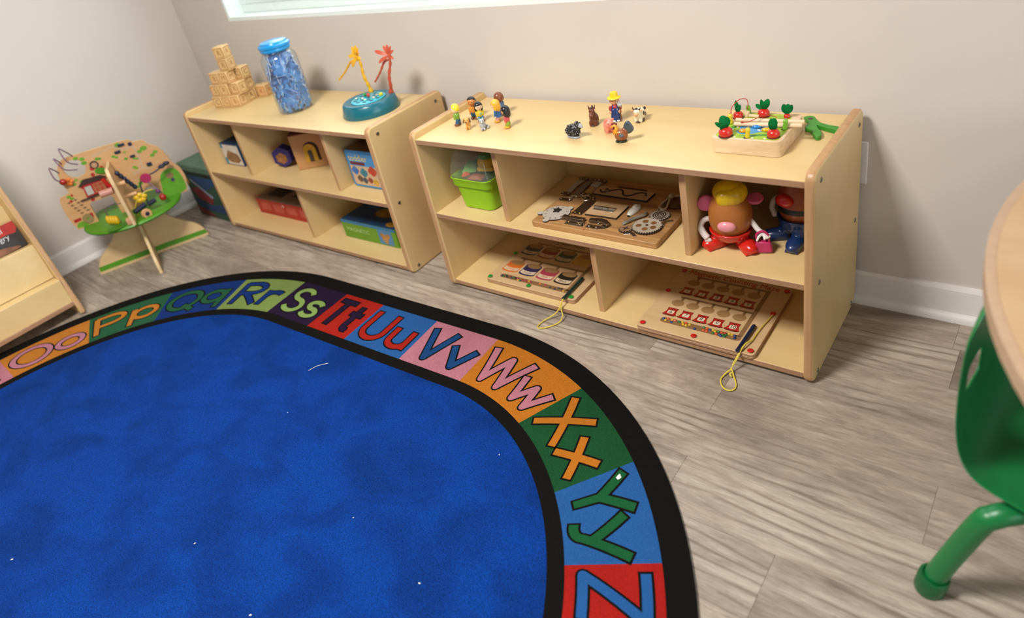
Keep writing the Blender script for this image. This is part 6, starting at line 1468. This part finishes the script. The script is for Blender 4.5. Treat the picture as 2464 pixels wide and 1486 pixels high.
# right hill and mole
h_ = dec('hill_print', [p[:2] for p in spline([(.380, .235, 0), (.384, .290, 0), (.398, .335, 0), (.430, .352, 0), (.462, .345, 0), (.476, .300, 0), (.466, .238, 0)], 4, True)], mat('print_bright_green', '5f9c20', rough=.5, noise=(40, .08)))
dec('mole_print', circ(.432, .322, .016, 18, .012), mat('mole_brown', '8a6a45', rough=.5, noise=(70, .2)), .0006, .0007, h_); dec('mole_nose', circ(.436, .300, .008, 14, .009), mat('mole_purple', '3d3350', rough=.5, noise=(50, .1)), .0006, .0007, h_)
# wires and beads: three arches at the left edge
WIRE = mat('purple_wire', '7d5c70', rough=.35, noise=(60, .05))
for i, (s0, z0, s1, z1, so, zo) in enumerate(((.130, .528, .132, .490, .105, .580), (.080, .512, .120, .470, .072, .548), (.055, .480, .060, .440, .040, .518))):
    MB().tube(spline([apt(s0, z0, -.001), apt((s0 + so) / 2, (z0 + zo) / 2 + .008, .030), apt(so, zo, .046), apt((s1 + so) / 2 - .008, (z1 + zo) / 2 - .010, .050), apt(s1, z1, .002)], 7), .0026, 8).build('wire_arch', WIRE, AT)
MB().ell(apt(.056, .445, .022), (.014, .012, .013), 16, 10).build('red_bead', mat('bead_gloss_red', 'a01f18', rough=.25, noise=(40, .05)), AT)
mb = MB()
for i in range(5): mb.ell(apt(.072 + .010 * math.cos(i * 1.257), .434 + .010 * math.sin(i * 1.257), .008), (.0085, .006, .0085), 12, 8)
mb.build('orange_flower', mat('bead_gloss_orange', 'd9742a', rough=.35, noise=(40, .05)), AT)
# navy caterpillar on the cross board
for i in range(6):
    u = i / 5; MB().ell((.030 + .006 * i, -.140 + .010 * i, .438 - .018 * i), (.0095, .0100, .0110), 14, 9).build('navy_bead', ANAVY, AT)
MB().cyl((.006, -.165, .400), (.045, -.165, .400), .010, .010, 14).build('axle', AW, AT); MB().cyl((.006, -.120, .330), (.060, -.120, .330), .008, .008, 12).build('axle', AW, AT)
MB().cyl((-.055, -.185, .390), (-.006, -.185, .390), .014, .014, 16).build('peg', mat('peg_pink', 'c58a78', rough=.45, noise=(40, .06)), AT)
# tray things: yellow bead, leaf ring, wires, snail, fruit beads
MB().tube(spline([(-.080, -.090, .225), (-.080, -.110, .300), (-.050, -.130, .318), (-.010, -.150, .318)], 6), .0022, 7).build('tray_wire', WIRE, AT)
mb = MB()
for i in range(4): mb.ell((-.082 + .009 * i, -.130, .262 - .004 * i), (.011, .016, .020), 14, 9)
mb.build('yellow_bead', mat('bead_gloss_yellow', 'd9ae1c', rough=.35, noise=(40, .05)), AT)
MB().prism([p[:2] for p in spline([(-.10, -.17, 0), (-.05, -.14, 0), (0, -.13, 0), (-.03, -.19, 0), (-.08, -.20, 0)], 4, True)], 0.2332, 0.2355).build('tray_print', mat('tray_dark_green', '3b7a1c', rough=.5, noise=(40, .08)), AT, smooth=0)
MB().tube(spline([(.070, -.030, .225), (.075, -.040, .330), (.110, -.060, .365), (.150, -.060, .372), (.200, -.040, .385)], 6), .0030, 8).build('tray_wire', mat('navy_wire', '2a2f45', rough=.35, noise=(60, .05)), AT)
for u, c in (((.185, -.046, .382), ANAVY), ((.205, -.038, .386), ANAVY)): MB().ell(u, (.015, .010, .009), 14, 9).build('navy_bead', c, AT)
o = MB().lathe([(0, -.006), (.020, -.006), (.022, 0), (.020, .006), (0, .006)], 20, 0, T(.110, -.070, .362, 0, R_(90))).build('pink_flower', mat('flower_pink', 'a62a52', rough=.35, noise=(40, .06)), AT, smooth=40)
MB().tube(spline([(.110, -.070, .345), (.130, -.085, .310), (.140, -.095, .270)], 6), .0030, 8).build('tray_wire', WIRE, AT)
MB().ell((.133, -.090, .298), (.010, .010, .010), 14, 9).build('purple_bead', mat('bead_purple', '6a2f63', rough=.35, noise=(40, .05)), AT); MB().ell((.140, -.096, .268), (.014, .014, .016), 14, 9).build('red_bead', mat('bead_gloss_red', 'a01f18'), AT)
mb = MB()
for i, (x, z) in enumerate(((.030, .315), (.044, .322), (.058, .312), (.050, .300), (.036, .300))): mb.ell((x + .020, -.120, z - .005), (.013, .008, .011), 12, 8)
mb.build('yellow_giraffe', mat('bead_gloss_yellow', 'd9ae1c'), AT)
MB().tube(spline([(.030, -.130, .226), (.026, -.130, .265), (.052, -.125, .305), (.090, -.120, .322), (.118, -.110, .318)], 6), .0026, 8).build('yellow_wire', mat('wire_yellow', 'c0b030', rough=.4, noise=(50, .06)), AT)
MB().cyl((.020, -.150, .262), (.068, -.118, .270), .0105, .0105, 14).build('navy_roller', ANAVY, AT, bevel=.002); MB().cyl((.078, -.125, .268), (.110, -.110, .272), .0100, .0100, 14).build('navy_roller', ANAVY, AT, bevel=.002)
o = MB().lathe([(0, -.009), (.019, -.009), (.021, 0), (.019, .009), (0, .009)], 20, 0, T(.062, -.165, .246, .5, R_(90))).build('snail_wheel', AW, AT, smooth=40); MB().lathe([(0, 0), (.009, 0), (.008, .002), (0, .002)], 16, 0, T(.066, -.174, .246, .5, R_(90))).build('snail_hub', ANAVY, o, smooth=40)
MB().box((-.016, -.200, .2335), (.016, -.172, .260)).build('block_foot', mat('foot_wood', 'cf9c74', rough=.5, noise=(40, .08)), AT, bevel=.003)

# ================================================================ BOOK DISPLAY by the side wall
BKX = -1.375
bs = thing('book_display', 'maple book display shelf against the side wall at the left edge', 'shelf', (-1.62, -1.12, 0))
def bput(name, mb, m, par=None, **k): return mb.build(name, m, par or bs, world=True, **k)
sideP = [(-1.87, 0), (-1.40, 0)] + [(-1.378 + .012 * math.cos(R_(a)), .014 + .014 * math.sin(R_(a))) for a in (-60, -20, 20)] + [(-1.372, .05), (-1.50, .60), (-1.56, .78), (-1.60, .80), (-1.87, .80)]
MXZ = Matrix(((1, 0, 0, 0), (0, 0, 1, 0), (0, 1, 0, 0), (0, 0, 0, 1)))
sideQ = [(-1.87, 0), (-1.46, 0), (-1.455, .012)] + sideP[2:]
for y0, sp_ in ((-.735, sideP), (-1.52, sideQ)): bput('side_panel', MB().prism(sp_, y0, y0 + .020, 0, MXZ, side=1), [M_LAMV, M_EDGEV], bevel=.006, seg=3)
Y0, Y1 = -1.50, -.735
bput('kick_board', MB().box((-1.400, Y0, .060), (-1.382, Y1, .168)).box((-1.399, Y0, .048), (-1.376, Y1, .066), 1), [M_LAM, M_EDGE], bevel=.002, smooth=30)
bput('display_panel', MB().add([(-1.455, Y0, .168), (-1.435, Y0, .168), (-1.435, Y1, .168), (-1.455, Y1, .168), (-1.465, Y0, .316), (-1.447, Y0, .316), (-1.447, Y1, .316), (-1.465, Y1, .316)], [(0, 3, 2, 1), (4, 5, 6, 7), (0, 1, 5, 4), (1, 2, 6, 5), (2, 3, 7, 6), (3, 0, 4, 7)]), M_LAM, bevel=.002, smooth=30)
bput('ledge', MB().box((-1.455, Y0, .150), (-1.400, Y1, .166)), M_LAM, bevel=.0015)
bput('ledge', MB().box((-1.540, Y0, .296), (-1.465, Y1, .310)), M_LAM, bevel=.0015)
bput('display_panel', MB().box((-1.560, Y0, .310), (-1.545, Y1, .470)), M_LAM, bevel=.002)
bput('ledge', MB().box((-1.64, Y0, .456), (-1.560, Y1, .470)), M_LAM, bevel=.0015)
bput('display_panel', MB().box((-1.66, Y0, .470), (-1.645, Y1, .700)), M_LAM, bevel=.002)
bput('back_panel', MB().box((-1.868, Y0, .05), (-1.856, Y1, .78)), M_LAM, smooth=0)
bk_ = thing('picture_book', 'red and dark picture book standing in the book display', 'book', (-1.500, -.870, .3105), 0, rot=(0, R_(-9), 0))
MB().box((-.006, -.128, 0), (.006, .128, .104)).build('pages', mat('book_paper', 'e4ddd0', rough=.7, noise=(200, .06)), bk_, bevel=.001)
MB().box((.006, -.130, 0), (.0085, .130, .106)).build('cover', mat('book_dark', '2a211d', rough=.35, noise=(9, .4)), bk_, bevel=.0008)
Fc = Matrix(((0, 0, 1, .0086), (1, 0, 0, 0), (0, 1, 0, 0), (0, 0, 0, 1)))
MB().prism([(-.130, .060), (.020, .062), (.085, .066), (.118, .062), (.129, .078), (.129, .106), (-.130, .106)], 0, .0003, 0, Fc).build('cover_red', mat('book_red', 'b32a1c', rough=.35, noise=(30, .2)), bk_, smooth=0)
MB().prism([p[:2] for p in spline([(-.12, .002, 0), (-.10, .022, 0), (-.02, .034, 0), (.06, .028, 0), (.10, .014, 0), (.085, .002, 0)], 4, True)], .0003, .0006, 0, Fc).build('cover_face', mat('book_tan', '7d5038', rough=.4, noise=(30, .35)), bk_, smooth=0)
MB().prism([p[:2] for p in spline([(-.10, .022, 0), (-.03, .032, 0), (.05, .026, 0), (.105, .014, 0), (.10, .042, 0), (.04, .060, 0), (-.05, .058, 0)], 4, True)], .0006, .0009, 0, Fc).build('cover_hair', mat('book_hair', '33302f', rough=.5, noise=(40, .2)), bk_, smooth=0)
mb = MB(); text(mb, 'el', .028, Fc @ T(.072, .086, .0012)); text(mb, 'gry', .028, Fc @ T(.074, .057, .0012)); mb.build('title', mat('book_white', 'd8d3cf', rough=.4, noise=(30, .04)), bk_, smooth=0)

# ================================================================ TABLE AND CHAIR at the right
TZ = .62
cx, cy, Rr = 2.254, -.229, .7386
left = [(cx + Rr * math.cos(R_(a)), cy + Rr * math.sin(R_(a))) for a in range(140, 221, 4)]
top_y, bot_y = .330, -.790
c1 = arc(left[0][0] + .10, top_y - .165, .165, .165, 140, 90, 5); c2 = arc(left[-1][0] + .10, bot_y + .165, .165, .165, 270, 220, 5)
poly = [(2.85, top_y)] + [(2.95, top_y - .04), (3.0, top_y - .12), (3.0, bot_y + .12), (2.95, bot_y + .04), (2.85, bot_y)] + c2 + left[::-1] + c1
tb = thing('activity_table', 'pale wood table top with rounded edge at the right border', 'table', (2.25, -.23, 0))
inner = [(cx + (p[0] - cx) * .982, cy + (p[1] - cy) * .982) for p in poly]
M_TBL = mat('table_laminate', 'bd9d78', rough=.45, wood=('a9855c', (1.6, 14, 14), .6))
MB().prism(inner, TZ - .024, TZ + .0006).build('top', M_TBL, tb, world=True, smooth=0)
MB().ring(poly[::-1], inner[::-1], TZ - .026, TZ).build('edge_band', mat('table_edge', 'b3957a', rough=.4, noise=(40, .05)), tb, world=True, bevel=.008, seg=4, smooth=60)
for x, y in ((1.86, -.50), (1.86, .10), (2.85, .1), (2.85, -.55)):
    MB().cyl((x, y, .012), (x, y, TZ - .026), .019, .019, 18).build('leg', M_STEEL, tb, world=True); MB().cyl((x, y, 0), (x, y, .014), .022, .022, 18).build('foot', M_BLACK, tb, world=True)
# chair facing the table (+x)
ch = thing('child_chair', 'green plastic child chair pushed under the table', 'chair', (1.52, -.405, 0))
GRN = mat('chair_green', '11743a', rough=.36, noise=(25, .05), bump=(700, .03, .001)); GRN2 = mat('chair_green_dark', '0e5a2c', rough=.32, noise=(25, .05))
# profile of shell: (x, z) from top of the backrest down, round the bend and along the seat
prof = spline([(1.516, .588, 0), (1.509, .545, 0), (1.506, .490, 0), (1.505, .430, 0), (1.507, .368, 0), (1.516, .318, 0), (1.541, .282, 0), (1.590, .264, 0), (1.680, .256, 0), (1.800, .264, 0), (1.865, .262, 0), (1.888, .250, 0)], 5)
hw = [.178 * (1 - .30 * max(0, 1 - i / 7) ** 2.2) for i in range(len(prof))]
NC = 12; vs = []; fs = []
hole_c = 13
def shell_pt(i, v, off):
    x, z = prof[i][:2]
    a = prof[max(i - 1, 0)]; b = prof[min(i + 1, len(prof) - 1)]
    tx, tz = b[0] - a[0], b[1] - a[1]; l = math.hypot(tx, tz); nx, nz = -tz / l, tx / l     # toward sitter
    w = hw[i]
    wing = (abs(v) ** 3.2) * (.010 + .006 * math.exp(-((i - 26) / 9.0) ** 2))              # edges curl up toward the sitter
    return (x + nx * (wing + off), -.225 + v * w, z + nz * (wing + off))
n = len(prof)
keep = lambda i, j: not (13 <= i <= 16 and 2 <= j <= 3)
for off in (0.0, .005):
    for i in range(n):
        for j in range(NC + 1): vs.append(shell_pt(i, -1 + 2 * j / NC, off))
S_ = n * (NC + 1)
for i in range(n - 1):
    for j in range(NC):
        if not keep(i, j): continue
        a = i * (NC + 1) + j
        fs.append((a, a + 1, a + NC + 2, a + NC + 1)); fs.append((S_ + a, S_ + a + NC + 1, S_ + a + NC + 2, S_ + a + 1))
        for (di, dj, e0, e1) in ((-1, 0, a, a + 1), (1, 0, a + NC + 2, a + NC + 1), (0, -1, a + NC + 1, a), (0, 1, a + 1, a + NC + 2)):
            ii, jj = i + di, j + dj
            if ii < 0 or ii >= n - 1 or jj < 0 or jj >= NC or not keep(ii, jj): fs.append((e1, e0, S_ + e0, S_ + e1))
o = MB().add(vs, fs).build('shell', GRN, ch, world=True, smooth=50)
bm = bmesh.new(); bm.from_mesh(o.data); bmesh.ops.recalc_face_normals(bm, faces=bm.faces); bm.to_mesh(o.data); bm.free()
o.modifiers.new('sub', 'SUBSURF').levels = 1; o.modifiers['sub'].render_levels = 2
for s, yy in ((-1, -.225 - .180), (1, -.225 + .180)):
    # bent tube: foot, elbow under the seat, across, other foot
    back = spline([(1.522, yy - .004, .022), (1.545, yy, .110), (1.575, yy, .215), (1.586, yy - s * .004, .232), (1.604, yy - s * .020, .240), (1.640, yy - s * .060, .234), (1.72, yy - s * .080, .232)], 6)
    MB().tube(back, .0180, 16).build('leg', GRN, ch, world=True)
    MB().lathe([(0, 0), (.0235, 0), (.0245, .004), (.0245, .038), (.0215, .042), (.0185, .042)], 22, 0, T(1.5195, yy - .005, .0004, 0, 0, R_(9))).build('foot_cap', GRN2, ch, world=True, smooth=40)
    fr = spline([(1.905, yy - .004, .022), (1.880, yy, .150), (1.862, yy - s * .006, .215), (1.83, yy - s * .035, .232), (1.72, yy - s * .080, .232)], 6)
    MB().tube(fr, .0180, 16).build('leg', GRN, ch, world=True)
    MB().lathe([(0, 0), (.0235, 0), (.0245, .004), (.0245, .038), (.0215, .042), (.0185, .042)], 22, 0, T(1.9065, yy - .005, .0004, 0, 0, R_(-9))).build('foot_cap', GRN2, ch, world=True, smooth=40)

ch.rotation_euler = (0, 0, R_(-11))
# ================================================================ bits on the rug
LINT = mat('paper_scrap', 'e9e6df', rough=.8, noise=(100, .05))
o = MB().add([(0, 0, 0), (.007, -.003, .0005), (.012, .004, .003), (.005, .010, .005), (.001, .008, .001), (0, 0, .0004), (.007, -.003, .0009), (.012, .004, .0034), (.005, .010, .0054), (.001, .008, .0014)], [(5, 6, 7, 8, 9), (4, 3, 2, 1, 0), (0, 1, 6, 5), (1, 2, 7, 6), (2, 3, 8, 7), (3, 4, 9, 8), (4, 0, 5, 9)]).build('paper_scrap', LINT, smooth=0, loc=(.921, -.461, RZ + .0008))
tag(o, 'tiny white paper scrap on the capital letter Y', 'scrap')
def crumb(x, y, lb, r=.0019, z=RZ + .0004):
    o = MB().ell((0, 0, .0007), (r, r * .6, .0007), 8, 6).build('crumb', LINT, loc=(x, y, z), rot=(0, 0, x * 9)); tag(o, lb, 'crumb', 'white crumbs on rug and floor')
for x, y, lb, r in ((-.263, -1.351, 'white crumb at the far left of the blue rug field', .0034), (.143, -1.077, 'white crumb left of the middle of the blue rug field', .0026), (.428, -1.109, 'white crumb at the lower edge of the blue rug field', .0030), (.698, -.875, 'white crumb in the blue field nearest the letter Z', .0028),
                   (.638, -.530, 'white crumb in the blue field beside the letter X', .0020), (-.017, -.689, 'white crumb in the upper middle of the blue field', .0018), (.443, -.836, 'white crumb in the middle right of the blue field', .0018)): crumb(x, y, lb, r)
crumb(.583, -.097, 'white crumb on the floor between rug and right shelf', .0020, .0001)
o = MB().tube(spline([(0, 0, .0006), (.008, .022, .0012), (.016, .034, .0008), (.034, .052, .0006)], 5), .0006, 5).build('thread', LINT, loc=(-.114, -.540, RZ)); tag(o, 'fine white thread lying on the blue rug field', 'thread')
